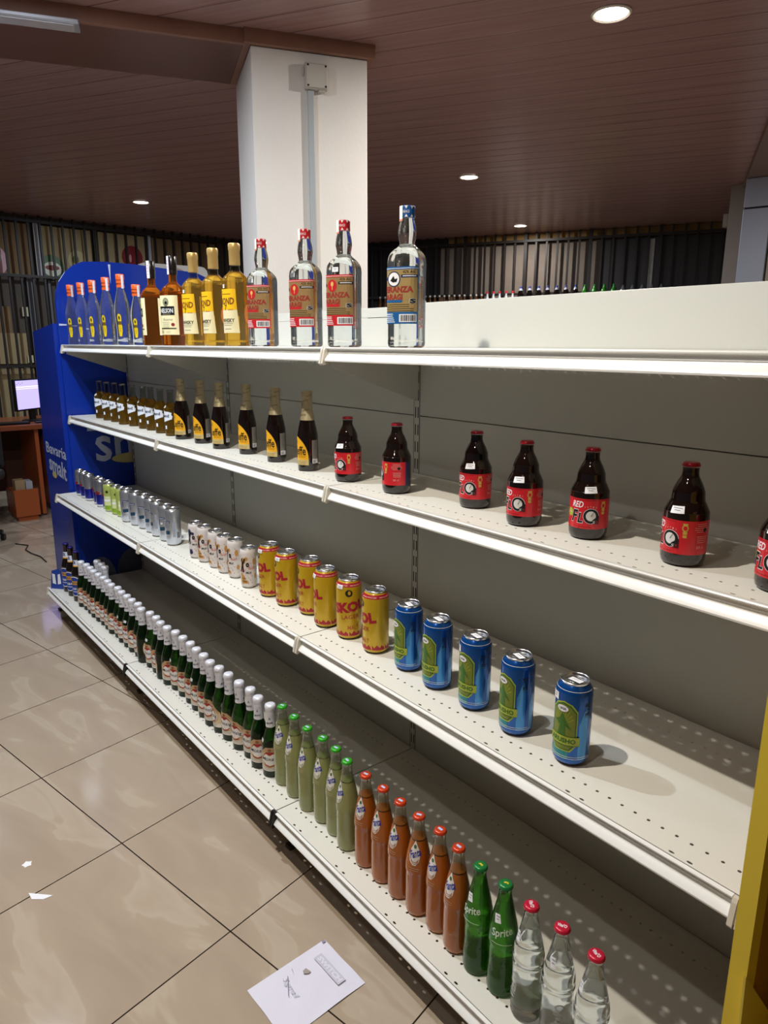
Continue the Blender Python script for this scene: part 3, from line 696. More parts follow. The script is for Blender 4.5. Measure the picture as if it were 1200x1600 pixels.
# ------------------------------------------------------------------ steinie beer with red label
fp = spl([(.029, 0), (.0345, .003), (.0365, .009), (.0372, .02), (.0372, .085), (.0365, .094), (.032, .104), (.0282, .112), (.0272, .120), (.0262, .128), (.021, .141), (.0152, .152), (.0135, .160), (.0138, .168)], 4)
FH = .177
f_red = M('flo_red', '#c8202a', .35, coat=.2); f_gold = M('medal_gold', '#c7a94c', .4); f_navy = M('flo_navy', '#28305a', .4)
bm = lathe(fp, 44); FB = mesh_of(bm, 'glass_body', [brown_glass], True, 50)
bm = bmesh.new(); W = Wrap(fp, .0372, eps=.0004); R = .0372
W.rect(-.088, .088, .0225, .0815, 0, 0); W.rect(.088, .100, .0225, .0815, 1, 0)
W.text('RED', -.016, .070, .024, .0120, 2, 1, .25, .015);
W.text('F', -.021, .047, .0155, .026, 2, 1, .25, .05); W.text('F', -.021, .047, .0140, .024, 4, 2, .25, .03)
W.text('L', -.0095, .044, .0125, .022, 2, 1, .2, .05); W.text('L', -.0095, .044, .0110, .020, 4, 2, .2, .03)
W.ell(.011, .048, .0150, .0152, 2, 1, 28); W.ell(.011, .048, .0143, .0145, 4, 2, 28); W.ell(.0108, .0485, .0092, .0098, 5, 3, 24)
W.poly([(.013, .0345), (.026, .033), (.026, .050), (.020, .046), (.014, .041)], 4, 4); W.text('5', .0165, .037, .006, .005, 5, 5, .2); W.text('X', .0225, .0375, .004, .004, 0, 5)
W.poly([(.0105, .048), (.0115, .0478), (.0165, .0575), (.0160, .0578)], 4, 5)
for k, s in enumerate('36912'): W.text(s, -.001+.0052*k, .0655+.0008*(2-abs(k-2)), .002, .003, 6, 1)
W.ell(-.034, .052, .0075, .0085, 7, 1, 18); W.rect(-.040, -.028, .051, .053, 6, 2)
W.ell(.0345, .069, .0052, .0062, 8, 1, 16); W.rect(.0305, .0385, .074, .077, 8, 1); W.poly([(.031, .063), (.038, .063), (.0375, .052), (.0315, .052)], 8, 1); W.ell(.0345, .069, .0032, .0038, 0, 2, 14); W.rect(.0315, .0375, .057, .058, 0, 2)
W.lines(.050, .078, .077, 5, .0034, .0008, 6, 1, .3, 2); W.lines(.052, .078, .055, 4, .0034, .0008, 6, 1, .3, 5); W.ell(.070, .066, .004, .004, 4, 1, 14); W.text('50 cl', .062, .036, .014, .005, 6, 1)
W.lines(-.03, .02, .0795, 1, .003, .0009, 9, 1, .0); W.lines(-.024, .014, .0268, 1, .003, .0009, 9, 1, 0); W.text('FLO', -.070, .050, .03, .022, 4, 2, .25, .03); W.into(bm)
FL = mesh_of(bm, 'label', [f_red, f_navy, white_lbl, M('flo_red_ink', '#b5303a', .5), black_m, M('dial_white', '#d5d5d2', .5), M('pale_pink_ink', '#dca8a0', .5), M('flo_lime', '#9db83a', .5), f_gold, M('deep_red_ink', '#7c1018', .5)])
FLO = [('glass_body', FB), ('crown_cap', mesh_of(crown(None, FH, .0140), 'crown_cap', [M('cap_red', '#b0152a', .3, metal=.3, coat=.4)], True, 60)), ('label', FL),
       ('price_sticker', sticker_mesh(fp, .099, .022, .012, D(4)))]

# ------------------------------------------------------------------ brown beer, gold foil neck, yellow label
lp_ = spl([(.026, 0), (.030, .003), (.031, .010), (.031, .095), (.0305, .105), (.027, .125), (.0215, .150), (.0165, .172), (.0148, .190), (.0140, .205), (.0145, .2265), (.0148, .2345)], 4)
bm = lathe(lp_, 36); LB = mesh_of(bm, 'glass_body', [brown_glass], True, 50)
foil = M('gold_foil', '#cdbf98', .34, metal=.45, noise=.25, nscale=90, bump=.5, bscale=150)
fo = [(rad(lp_, .150)+.0006, .150), (rad(lp_, .16)+.0007, .160), (rad(lp_, .175)+.0008, .175), (rad(lp_, .19)+.0008, .19), (rad(lp_, .21)+.0009, .21), (.0158, .222), (.0162, .2315), (.0148, .2347), (.010, .2353)]
bm = lathe(fo, 32, close=False); bm.faces.new([v for v in bm.verts if abs(v.co.z-.2353) < 1e-6]); W = Wrap(fo, .0165, eps=.0004, zc=.005)
for k, (s, z, q) in enumerate(((0, .165, 'LEFFE'), (.01, .180, 'BLONDE'), (-.012, .195, 'LEFFE'), (.008, .208, 'BLONDE'), (.02, .222, 'LEFFE'), (-.03, .176, 'ABBEY'))): W.text(q, s, z, .020, .0045, 1, 1, 0, .0, D(8))
W.into(bm); bmesh.ops.recalc_face_normals(bm, faces=[f for f in bm.faces if f.material_index == 0])
LFO = mesh_of(bm, 'foil_neck', [foil, M('foil_ink', '#5c4c30', .5)], True, 60)
bm = bmesh.new(); W = Wrap(lp_, .031, eps=.0004)
pts = [(-.026, .018), (.026, .018)] + [(.026*math.cos(D(a)) if a else .026, .034+.070*math.sin(D(a))) for a in range(0, 91, 10)] 
pts = [(-.026, .018), (.0265, .018), (.0265, .036)] + [(-.026+.0525*math.cos(D(a)), .036+.068*math.sin(D(a))) for a in range(10, 91, 10)]
W.poly(pts, 0, 0); W.poly([(-.026, .018), (.0265, .018), (.0265, .034), (-.026, .034)], 1, 1); W.text('Leffe', -.004, .061, .046, .026, 2, 2, 0, .015); W.lines(-.012, .020, .046, 2, .004, .001, 3, 2); W.lines(-.020, .020, .029, 3, .004, .001, 3, 2); W.text('a', -.018, .088, .010, .012, 3, 2)
W.into(bm); LLB = mesh_of(bm, 'label', [M('leffe_yellow', '#e8ab1e', .45), M('leffe_beige', '#c3b078', .5), black_m, M('leffe_ink', '#8a5a14', .5)])
bm = bmesh.new(); W = Wrap(lp_, .031, eps=.0004); W.rect(.037, .060, .022, .092, 0, 0); W.bars(.039, .050, .024, .034, 2, 1); W.rect(.038, .059, .023, .036, 1, 0.5); W.lines(.039, .058, .088, 10, .0045, .0012, 2, 1); W.into(bm)
LBB = mesh_of(bm, 'back_label', [M('leffe_silver', '#8a8378', .4, metal=.3), white_lbl, print_grey])
LEFFE = [('glass_body', LB), ('foil_neck', LFO), ('label', LLB), ('back_label', LBB), ('price_sticker', sticker_mesh(lp_, .110, .011, .013, D(20)))]

# ------------------------------------------------------------------ small brown drink bottles, flat white label
ap = spl([(.022, 0), (.0265, .0025), (.028, .009), (.028, .100), (.0265, .112), (.019, .126), (.0140, .136), (.0128, .150), (.0125, .172), (.0135, .178)], 4)
bm = lathe(ap, 30, lambda z: 0 if z < .133 else 1); surface(bm, ap, .133); AB = mesh_of(bm, 'glass_body', [alco_liq, neck_glass], True, 50)
bm = bmesh.new(); W = Wrap(ap, .028, eps=.0006)
W.poly([(-.030, .058), (-.010, .056), (.0, .060), (.018, .066), (.026, .068), (.029, .080), (.024, .086), (.026, .094), (.014, .098), (-.006, .100), (-.020, .106), (-.030, .108)], 0, 0)
W.text('band', -.002, .082, .034, .013, 1, 1, 0, .03); W.rect(-.006, .003, .028, .042, 0, 0); W.into(bm)
AL = mesh_of(bm, 'label', [M('cold_white', '#e6ebf6', .5), M('ink_navy', '#1c2a48', .5)])
ALCO = [('glass_body', AB), ('crown_cap', mesh_of(crown(None, .186, .0135), 'crown_cap', [M('cap_pewter', '#8f8f92', .3, metal=.8)], True, 60)), ('label', AL), ('price_sticker', sticker_mesh(ap, .118, .014, .010, D(25)))]

# ------------------------------------------------------------------ brown bottle with blue labels
bp_ = spl([(.026, 0), (.030, .003), (.031, .010), (.031, .125), (.029, .145), (.021, .172), (.0155, .195), (.0140, .215), (.0135, .240), (.0145, .250)], 4)
bm = lathe(bp_, 30); BB = mesh_of(bm, 'glass_body', [brown_glass], True, 50)
bm = bmesh.new(); W = Wrap(bp_, .031, eps=.0008, zc=.01); W.ell(0, .080, .040, .052, 0, 0, 26); W.ell(0, .080, .036, .048, 1, 1, 26); W.rect(-.022, .022, .088, .108, 2, 2); W.text('KRON', 0, .098, .032, .010, 3, 3, 0, .02); W.text('1664', 0, .068, .034, .014, 0, 2, 0, .02); W.rect(-.02, .02, .05, .053, 0, 2); W.into(bm)
BL1 = mesh_of(bm, 'label', [white_lbl, M('royal_print', '#1b3f9c', .45), M('orange_patch', '#d79a2c', .5), M('ink_blue', '#20306a', .5)])
bm = bmesh.new(); W = Wrap(bp_, .018, eps=.0008, zc=.006); W.rect(-.018, .018, .186, .214, 0, 0); W.text('B', 0, .202, .012, .014, 1, 1, 0, .03); W.lines(-.012, .012, .194, 1, .003, .002, 1, 1); W.rect(-.018, .018, .180, .186, 2, 0); W.into(bm)
BL2 = mesh_of(bm, 'neck_label', [M('cold_white2', '#dfe4f4', .5), M('ink_blue', '#20306a', .5), M('orange_patch', '#d79a2c', .5)])
BROWN = [('glass_body', BB), ('crown_cap', mesh_of(crown(None, .259, .0145), 'crown_cap', [M('cap_purple', '#2b2470', .3, metal=.4, coat=.3)], True, 60)), ('label', BL1), ('neck_label', BL2)]

# ------------------------------------------------------------------ green beer, foil neck, beige label
mp_ = spl([(.024, 0), (.0282, .003), (.0292, .010), (.0292, .095), (.0288, .104), (.0255, .122), (.0195, .142), (.0150, .160), (.0138, .175), (.0134, .195), (.0140, .212), (.0145, .225)], 4)
bm = lathe(mp_, 32); MB_ = mesh_of(bm, 'glass_body', [dark_green], True, 50)
sfoil = M('silver_foil', '#e0e0e8', .38, metal=.15, noise=.05, nscale=60, bump=.5, bscale=220)
mf = [(rad(mp_, .160)+.0008, .160), (rad(mp_, .17)+.0009, .17), (rad(mp_, .185)+.001, .185), (rad(mp_, .20)+.001, .20), (.0160, .206), (.0148, .2085), (.0168, .213), (.0170, .2235), (.0150, .2295), (.0095, .2315)]
bm = lathe(mf, 32, close=False); bm.faces.new([v for v in bm.verts if abs(v.co.z-.2315) < 1e-6]); W = Wrap(mf, .0160, eps=.0005, zc=.005)
for s in (-.036, 0, .036):
    W.text('Mützig', s, .174, .022, .008, 1, 1, .3, .01, D(12)); W.poly([(s-.004, .186), (s+.004, .186), (s, .195)], 2, 1); W.text('Mützig', s+.015, .218, .018, .005, 2, 1, .3, .0, D(8))
W.into(bm); bmesh.ops.recalc_face_normals(bm, faces=[f for f in bm.faces if f.material_index == 0])
MFO = mesh_of(bm, 'foil_neck', [sfoil, M('foil_text', '#3a3340', .5), M('foil_grey', '#8d8d9a', .5)], True, 60)
bm = bmesh.new(); W = Wrap(mp_, .0292, eps=.0005)
W.poly([(-.040, .022), (.040, .022), (.042, .060), (.036, .078), (.020, .092), (.012, .100), (-.012, .100), (-.020, .092), (-.036, .078), (-.042, .060)], 0, 0)
W.poly([(-.036, .078), (-.020, .092), (-.012, .100), (.012, .100), (.020, .092), (.036, .078), (.032, .073), (.014, .088), (-.014, .088), (-.032, .073)], 1, 1)
W.rect(-.0405, .0405, .022, .036, 2, 1); W.ell(.0, .062, .0265, .024, 3, 1, 26); W.ell(0, .062, .0245, .022, 2, 2, 26)
for s in (-.009, .009): W.poly([(s-.008, .050), (s, .042), (s+.008, .050), (s+.007, .072), (s, .080), (s-.007, .072)], 4, 3)
W.poly([(-.024, .066), (-.012, .080), (0, .074), (.012, .080), (.024, .066), (.018, .078), (.010, .086), (-.010, .086), (-.018, .078)], 5, 3)
W.poly([(-.022, .052), (-.012, .044), (0, .040), (.012, .044), (.022, .052), (.014, .040), (0, .036), (-.014, .040)], 5, 3)
W.rect(-.027, .027, .0545, .0665, 4, 4); W.text('Mützig', 0, .0612, .050, .014, 6, 5, 0, .01); W.ell(0, .092, .006, .005, 7, 2, 12); W.lines(-.028, .028, .033, 2, .005, .001, 8, 2)
W.ring(0, .062, .031, .028, .0015, 9, 1, 26)
W.into(bm); MLB = mesh_of(bm, 'label', [M('mz_beige', '#dcc3a2', .5), M('mz_tan', '#c09a70', .5), M('mz_cream', '#e6dbcc', .5), M('mz_cream2', '#dccdb6', .5), M('mz_white', '#e8e4e2', .5), M('mz_red', '#a02418', .5), black_m, M('mz_brown', '#8c5a3c', .5), print_grey, M('mz_gold', '#b99a4c', .4)])
bm = bmesh.new(); W = Wrap(mp_, .0292, eps=.0005); s0 = PI*.0292
W.ell(s0, .062, .021, .036, 0, 0, 22); W.ell(s0, .062, .019, .034, 1, 1, 22); W.text('Mützig', s0, .064, .030, .009, 2, 2); W.lines(s0-.013, s0+.013, .054, 4, .005, .001, 3, 2); W.into(bm)
MBL = mesh_of(bm, 'back_label', [MATS['mz_gold'], MATS['mz_cream'], MATS['mz_red'], print_grey])
MUTZ = [('glass_body', MB_), ('foil_neck', MFO), ('label', MLB), ('back_label', MBL), ('price_sticker', sticker_mesh(mp_, .118, .013, .010, D(-8)))]

# ------------------------------------------------------------------ ribbed soda bottles (cloudy lime, cloudy orange)
ribs = []
for k in range(14):
    z = .022+k*.0062; ribs += [(.0288, z), (.0294, z+.0031)]
sp2 = [(.023, 0), (.0265, .0025), (.0285, .009), (.029, .018)] + ribs + [(.0290, .1105), (.0300, .114), (.0302, .119)] + spl([(.0300, .123), (.0288, .136), (.0255, .158), (.0205, .182), (.0160, .204), (.0133, .222), (.0128, .236), (.0140, .2425)], 4)
orange_liq = M('orange_soda', '#b4621c', .12, coat=.8, trans=.2, ior=1.3); lime_liq = M('lime_soda', '#a0a468', .14, coat=.8, trans=.3, ior=1.3)
def soda(liq, capm, nm):
    bm = lathe(sp2, 36, lambda z: 0 if z < .196 else 1); surface(bm, sp2, .196); b = mesh_of(bm, 'glass_body', [liq, neck_glass], True, 60)
    bm = bmesh.new(); W = Wrap(sp2, .0285, eps=.0006, zc=.006)
    W.poly([(0, .196), (.012, .176), (.014, .160), (.011, .148), (.003, .138), (-.004, .138), (-.012, .146), (-.015, .158), (-.012, .176)], 0, 0)
    [W.ring(0, .160-.004*q, .0115-.001*q, .015, .0014, 2, 1, 12, D(205), D(335)) for q in (0, 1)]
    W.text('Fanta', .001, .1665, .031, .0175, 1, 2, .25, .02, D(22)); W.ell(0, .182, .0045, .0045, 3, 2, 10); W.lines(-.012, .012, .131, 2, .005, .0009, 4, 0)
    W.into(bm); l = mesh_of(bm, 'printed_logo', [M('swirl_white', '#e6e2dc', .4), M('fanta_blue', '#1c2c96', .4), liq, M('leafg', '#486a3a', .5), M('faint_white', '#c9b49a', .4)])
    def top(W): W.rect(-.006, .006, -.003, .003, 1, 0)
    cp = mesh_of(crown(None, .25, .0138, top), 'crown_cap', [capm, M('cap_print', '#b9c6e8', .4)], True, 60)
    return [('glass_body', b), ('crown_cap', cp), ('printed_logo', l)]
LIME = soda(lime_liq, M('cap_green', '#3aa52c', .3, metal=.2, coat=.5), 'lime'); ORNG = soda(orange_liq, M('cap_orange', '#c9401c', .3, metal=.2, coat=.5), 'orange')
# green glass soda
gp = spl([(.024, 0), (.0285, .003), (.0302, .010), (.0305, .040), (.0298, .050), (.0290, .060), (.0288, .090), (.0290, .110), (.0305, .122), (.0302, .132), (.0270, .155), (.0220, .180), (.0165, .205), (.0135, .222), (.0128, .234), (.0140, .240)], 4)
bm = lathe(gp, 36); GB = mesh_of(bm, 'glass_body', [green_glass], True, 60)
bm = bmesh.new(); W = Wrap(gp, .0275, eps=.0006, zc=.006); W.text('Sprite', .0, .152, .044, .021, 0, 1, .25, .02, D(14)); W.lines(-.02, .02, .130, 1, .004, .0012, 0, 1)
rr = random.Random(4)
for k in range(26): W.ell(rr.uniform(-.045, .045), rr.uniform(.055, .118), .0014, .0017, 1, 0, 6)
W.into(bm); GL_ = mesh_of(bm, 'printed_logo', [M('frost_white', '#d6e0d2', .4), M('emboss_green', '#1c4a18', .2)])
def top(W): W.poly([(-.005, -.002), (.004, -.001), (.006, .002), (-.002, .003)], 1, 0); W.ell(.004, -.001, .002, .002, 1, 0, 10)
GCAP = mesh_of(crown(None, .248, .0142, top), 'crown_cap', [M('cap_deep_green', '#1f7a3a', .3, metal=.2, coat=.5), M('cap_yellow', '#c9c23a', .4)], True, 60)
SPR = [('glass_body', GB), ('crown_cap', GCAP), ('printed_logo', GL_), ('price_sticker', sticker_mesh(gp, .180, .012, .018, D(12)))]
# clear soda
wp = spl([(.024, 0), (.0285, .003), (.0300, .010), (.0300, .050), (.0292, .100), (.0300, .118), (.0312, .124), (.0300, .130), (.0305, .137), (.0295, .146), (.0240, .172), (.0180, .200), (.0140, .220), (.0128, .234), (.0140, .240)], 4)
bm = lathe(wp, 36, lambda z: 0 if z < .205 else 1); surface(bm, wp, .205); WB = mesh_of(bm, 'glass_body', [clear_liq, neck_glass], True, 60)
bm = bmesh.new(); W = Wrap(wp, .030, eps=.0006, zc=.0); W.text("Vital'O", 0, .072, .062, .020, 0, 1, 0, .01, D(90-8)); W.into(bm)
WL = mesh_of(bm, 'printed_logo', [M('etched_grey', '#b9bcb4', .4)])
def top(W): W.text("Vital'O", 0, 0, .017, .008, 1, 0, .2, .03, D(-15))
WCAP = mesh_of(crown(None, .248, .0145, top), 'crown_cap', [M('cap_crimson', '#c01838', .3, metal=.1, coat=.5), M('cap_white_ink', '#f0dfe2', .4)], True, 60)
WAT = [('glass_body', WB), ('crown_cap', WCAP), ('printed_logo', WL), ('price_sticker', sticker_mesh(wp, .182, .010, .020, D(10)))]

# ------------------------------------------------------------------ spirits on the top shelf
def vodka(H):
    k = H/.29
    vp = [(a*min(1, k*1.04), b*k) for a, b in spl([(.026, 0), (.0295, .003), (.0305, .012), (.0290, .035), (.0285, .06), (.0310, .095), (.0332, .130), (.0300, .170), (.0220, .205), (.0158, .228), (.0146, .245)], 4)]
    bm = lathe(vp, 32); b = mesh_of(bm, 'glass_body', [clear_liq], True, 60)
    bm = bmesh.new(); W = Wrap(vp, .0300, eps=.0006, zc=.006)
    W.poly([(x*.9, z*k) for x, z in ((-.006, .036), (.006, .036), (.010, .060), (.010, .080), (.007, .088), (.009, .100), (.009, .118), (.004, .128), (-.004, .128), (-.009, .118), (-.009, .100), (-.007, .088), (-.010, .080), (-.010, .060))], 0, 0)
    W.rect(-.007, .007, .084*k, .098*k, 2, 1); W.ell(0, .112*k, .003, .008*k, 1, 1, 10); W.lines(-.005, .005, .070*k, 3, .006, .0012, 2, 1); W.into(bm)
    l = mesh_of(bm, 'label', [M('drop_yellow', '#d9bd1c', .4), black_m, M('drop_brown', '#6a5410', .5)])
    bm = lathe([(.0162, .236*k), (.0166, .262*k), (.0166, .264*k), (.0172, .266*k), (.0172, H-.002), (.0155, H)], 32); W = Wrap([(.0166, .2*k), (.0166, H)], .0166, eps=.0007)
    for s in (-.03, 0, .03): W.text('SMIRNOFF', s, .251*k, .026, .006, 1, 0, 0, .02)
    W.rect(-.052, .052, .2645*k, .2665*k, 1, 0); W.into(bm)
    c = mesh_of(bm, 'screw_cap', [M('cap_bright_orange', '#e8642a', .35, coat=.3), M('cap_ink', '#3a1c10', .5)], True, 50)
    bm = bmesh.new(); W = Wrap([(.0174, .2*k), (.0174, H)], .0174, eps=.0008); W.rect(.012, .022, .232*k, H-.004, 0, 0); W.into(bm)
    s = mesh_of(bm, 'tax_strip', [M('strip_pale', '#cfd4e2', .5)])
    return [('glass_body', b), ('screw_cap', c), ('label', l), ('tax_strip', s)]
VOD = vodka(.290); VODS = vodka(.238)
# amber whisky
np_ = spl([(.036, 0), (.0405, .004), (.0415, .012), (.0415, .170), (.0405, .185), (.034, .202), (.0225, .216), (.0158, .224), (.0145, .240), (.0142, .262), (.0150, .300)], 4)
bm = lathe(np_, 36, sq=.25); NB = mesh_of(bm, 'glass_body', [whisky_am], True, 60)
def nel_label(s0):
    bm = bmesh.new(); W = Wrap(np_, .0415, eps=.0008, sq=.25)
    W.rect(s0-.043, s0+.043, .038, .176, 0, 0); W.rect(s0-.031, s0+.031, .107, .138, 1, 1); W.text('NELSON', s0, .123, .054, .016, 2, 2, 0, .03); W.lines(s0-.018, s0+.018, .112, 1, .003, .0022, 3, 2)
    W.ell(s0, .153, .013, .015, 4, 1, 20); W.ell(s0, .154, .010, .012, 5, 2, 18); W.ell(s0+.001, .150, .006, .006, 1, 3, 12); W.text("Reserve", s0+.004, .092, .040, .009, 3, 1, .35); W.lines(s0-.022, s0+.014, .082, 4, .006, .0012, 3, 1, .4, 3)
    W.ell(s0+.024, .074, .006, .006, 6, 1, 16); W.rect(s0-.031, s0+.034, .058, .0625, 7, 1); W.bars(s0-.028, s0-.016, .043, .054, 3, 1, 6); W.lines(s0-.005, s0+.015, .050, 2, .004, .0008, 3, 1); W.into(bm)
    return mesh_of(bm, 'label', [M('nel_cream', '#efe6b8', .5), black_m, M('nel_silver', '#d9dcda', .4), M('nel_grey', '#8c8a70', .5), M('nel_sage', '#6e7058', .5), M('nel_sage2', '#9a9a7c', .5), M('wax_red', '#8c2a30', .4), M('nel_olive', '#4c4a30', .5)])
bm = lathe([(.0172, .250), (.0175, .262), (.0170, .264), (.0176, .268), (.0176, .312), (.0160, .314)], 32); NCAP = mesh_of(bm, 'screw_cap', [M('cap_black', '#17120f', .25, coat=.5)], True, 50)
bm = bmesh.new(); W = Wrap([(.0178, .2), (.0178, .32)], .0178, eps=.0006); W.rect(-.010, .002, .250, .3135, 0, 0); W.text('1234', -.004, .282, .036, .006, 1, 1, 0, 0, D(90)); W.into(bm)
W2 = mesh_of(bm, 'tax_strip', [M('strip_pink', '#e8e0ee', .5), M('strip_ink', '#b07ab0', .5)])
bm = bmesh.new(); W = Wrap([(.0178, .2), (.0178, .32)], .0178, eps=.0006); W.rect(.014, .026, .250, .3135, 0, 0); W.text('1234', .020, .282, .036, .006, 1, 1, 0, 0, D(90)); W.into(bm)
NSTRIP = mesh_of(bm, 'tax_strip', [MATS['strip_pink'], MATS['strip_ink']])
NEL = [('glass_body', NB), ('screw_cap', NCAP), ('label', nel_label(0)), ('back_label', nel_label(PI*.0415)), ('tax_strip', W2)]
# golden whisky
bop = spl([(.033, 0), (.0375, .003), (.0385, .012), (.0372, .018), (.0370, .028), (.0375, .120), (.0380, .190), (.0372, .200), (.0290, .214), (.0185, .226), (.0150, .232), (.0145, .262)], 4)
bm = lathe(bop, 36, lambda z: 0 if z < .224 else 1, sq=.15); surface(bm, bop, .224); BOB = mesh_of(bm, 'glass_body', [gold_liq, neck_glass], True, 60)
bm = lathe([(.0168, .245), (.0170, .286), (.0182, .290), (.0184, .305), (.0165, .309)], 32); BOC = mesh_of(bm, 'stopper', [M('cap_gold_matt', '#c9a868', .35, metal=.4, noise=.05)], True, 50)
bm = bmesh.new(); W = Wrap(bop, .0378, eps=.0009, sq=.15)
W.poly([(-.040, .040), (.0425, .040), (.036, .122), (-.036, .122)], 0, 0); W.poly([(-.036, .110), (.0368, .110), (.034, .172), (-.034, .172)], 1, 1)
W.text('BOND', .001, .136, .058, .021, 2, 2, .12, .03); W.text('7', -.002, .117, .010, .016, 3, 2, 0, .02); W.text('WHISKY', .004, .078, .050, .012, 3, 2, 0, .02); W.lines(-.02, .024, .069, 2, .005, .0012, 4, 1); W.lines(-.012, .018, .053, 1, .004, .0016, 4, 1); W.lines(-.02, .02, .158, 1, .004, .002, 2, 2); W.text('T', -.016, .163, .006, .008, 2, 2)
W.lines(.008, .026, .1115, 1, .003, .0022, 5, 2); W.into(bm)
BOL = mesh_of(bm, 'label', [M('bond_cream', '#ebe2b6', .5), M('bond_yellow', '#f4c21c', .45), M('bond_brown', '#7a4412', .5), black_m, print_grey, M('bond_orange', '#c9782c', .5)])
bm = bmesh.new(); W = Wrap(bop, .0378, eps=.0009, sq=.15); W.ell(PI*.0378*.62, .098, .014, .030, 0, 0, 14); W.into(bm); BOS = mesh_of(bm, 'side_label', [M('bond_side', '#c9742a', .5)])
BOND = [('glass_body', BOB), ('stopper', BOC), ('label', BOL), ('side_label', BOS), ('price_sticker', sticker_mesh(bop, .181, .012, .011, 0, .15))]
# clear waragi
pp = spl([(.032, 0), (.0365, .004), (.0375, .012), (.0372, .030), (.0375, .160), (.0378, .185), (.0350, .200), (.0260, .214), (.0185, .222), (.0172, .226), (.0195, .240), (.0205, .248), (.0190, .262), (.0155, .276), (.0140, .284)], 4)
bm = lathe(pp, 40, lambda z: 0, sq=.45); PB = mesh_of(bm, 'glass_body', [clear_liq], True, 60)
def per(kind):
    hue = {'red': ('#c0242c', '#b3932f'), 'blue': ('#1f5f9c', '#c2a456')}[kind]
    edge = M('war_edge_'+kind, hue[0], .4); kraft = M('war_kraft_'+kind, '#a88a5c' if kind == 'red' else '#b59a64', .4, metal=.35, noise=.1, nscale=30)
    bm = bmesh.new(); W = Wrap(pp, .0375, eps=.0009, sq=.45)
    W.rect(-.049, .040, .052, .174, 1, 0); W.rect(-.049, .040, .168, .174, 0, 1); W.rect(.038, .040, .052, .174, 0, 1); W.rect(-.049, .040, .052, .078, 0, 1); W.rect(-.049, .040, .170, .171, 3, 2)
    W.rect(.004, .038, .151, .157, 2 if kind == 'red' else 6, 2); W.rect(-.049, -.026, .146, .153, 2 if kind == 'red' else 6, 2); W.lines(.008, .034, .155, 1, .002, .0016, 3, 3, 0)
    if kind == 'red': W.ell(-.012, .148, .0115, .0145, 0, 2, 20); W.ell(-.012, .152, .0035, .006, 5, 3, 12); W.rect(-.0128, -.0112, .138, .149, 5, 3)
    else: W.ell(-.012, .148, .0145, .0165, 6, 2, 22); W.ell(-.012, .148, .0122, .0142, 3, 3, 20); W.poly([(-.020, .145), (-.014, .141), (-.006, .142), (-.004, .150), (-.010, .148), (-.013, .155)], 2, 4)
    W.text('42% Alc', .020, .163, .024, .006, 2, 2); W.text('ESPERANZA', -.013, .126, .084, .0135, 4, 2, 0, .05); W.text('WARAGI', -.019, .110, .054, .0135, 4, 2, 0, .05)
    W.poly([(-.040, .098), (.004, .098), (.009, .101), (.004, .104), (-.040, .104)], 0, 2); W.text('S', .028, .101, .014, .011, 3, 2, 0, .08); W.text('S', .028, .101, .0125, .0095, 2, 3, 0, .05)
    W.lines(-.044, .030, .094, 4, .0045, .0009, 2, 2, .25, 2); W.lines(-.046, -.010, .074, 5, .0042, .0016, 3, 2, .3, 6); W.rect(.000, .036, .056, .073, 3, 2); W.bars(.003, .034, .058, .071, 2, 3, 18)
    W.into(bm)
    lab = mesh_of(bm, 'label', [edge, kraft, black_m, white_lbl, M('war_brick', '#94342c', .45), M('war_gold', '#e0b868', .4), M('war_navy', '#1b2c5a', .4)])
    bm = screwcap(.0162, .279, .304); W = Wrap([(.0162, .2), (.0162, .31)], .0162, eps=.0006)
    for k in range(8):
        s = -.050+k*.0127; W.poly([(s, .303), (s+.007, .303), (s+.0035, .2965)], 1, 0); W.poly([(s, .280), (s+.007, .280), (s+.0035, .2855)], 1, 0)
    W.text('WARAGI', 0, .291, .022, .006, 1, 0); W.into(bm)
    cap = mesh_of(bm, 'screw_cap', [M('war_cap_'+kind, '#b31c26' if kind == 'red' else '#17508f', .35, coat=.3), M('cap_pale', '#e9dfe0', .4)], True, 50)
    bm = bmesh.new(); W = Wrap([(.0168, .26), (.0168, .31)], .0168, eps=.0010); W.rect(-.020, -.004, .272, .3035, 0, 0); W.rect(-.020, -.004, .272, .276, 1, 1); W.into(bm)
    st = mesh_of(bm, 'tax_strip', [M('strip_mint', '#dfe6dc', .5), M('strip_coral', '#d98a6c', .5)])
    return [('glass_body', PB), ('screw_cap', cap), ('label', lab), ('tax_strip', st), ('price_sticker', sticker_mesh(pp, .186, .017, .011, 0, .45))]
PER_R, PER_B = per('red'), per('blue')

# ------------------------------------------------------------------ stock the shelves
def row(spec, name, cat, li, pts, group, labelf, delta, st=None, var=0., dz=.0009):
    for i, (x, y) in enumerate(pts):
        dl = delta[i % len(delta)] if isinstance(delta, (list, tuple)) else delta
        s = st[i % len(st)] if st else None
        sp = spec[i] if isinstance(spec[0], list) else spec
        inst(sp, name, labelf(i), cat, (x, y, ZS[li]+dz), bearing(x, y)+D(dl)+D(random.uniform(-var, var)), group, sticker=None if s is None else D(s))
top_y = -.268
def xs_at(pairs): return [(x, y) for x, y in pairs]
vx = [(-2.324, -.272), (-2.153, -.272), (-1.975, -.272), (-1.785, -.272), (-1.595, -.272), (-1.42, -.272)]
def lv(i):
    return ('small clear spirit bottle with orange cap standing next to the first amber whisky' if i == 5 else
            'clear spirit bottle with orange screw cap, %s from the left on the top shelf' % ORD[i])
row([VOD]*5+[VODS], 'spirit_bottle', 'bottle', 0, vx, 'orange-capped spirit bottles', lv, [-28, -30, -30, -36, -28, -24], None, 2)
NEL1 = NEL[:-1] + [('tax_strip', NSTRIP)]
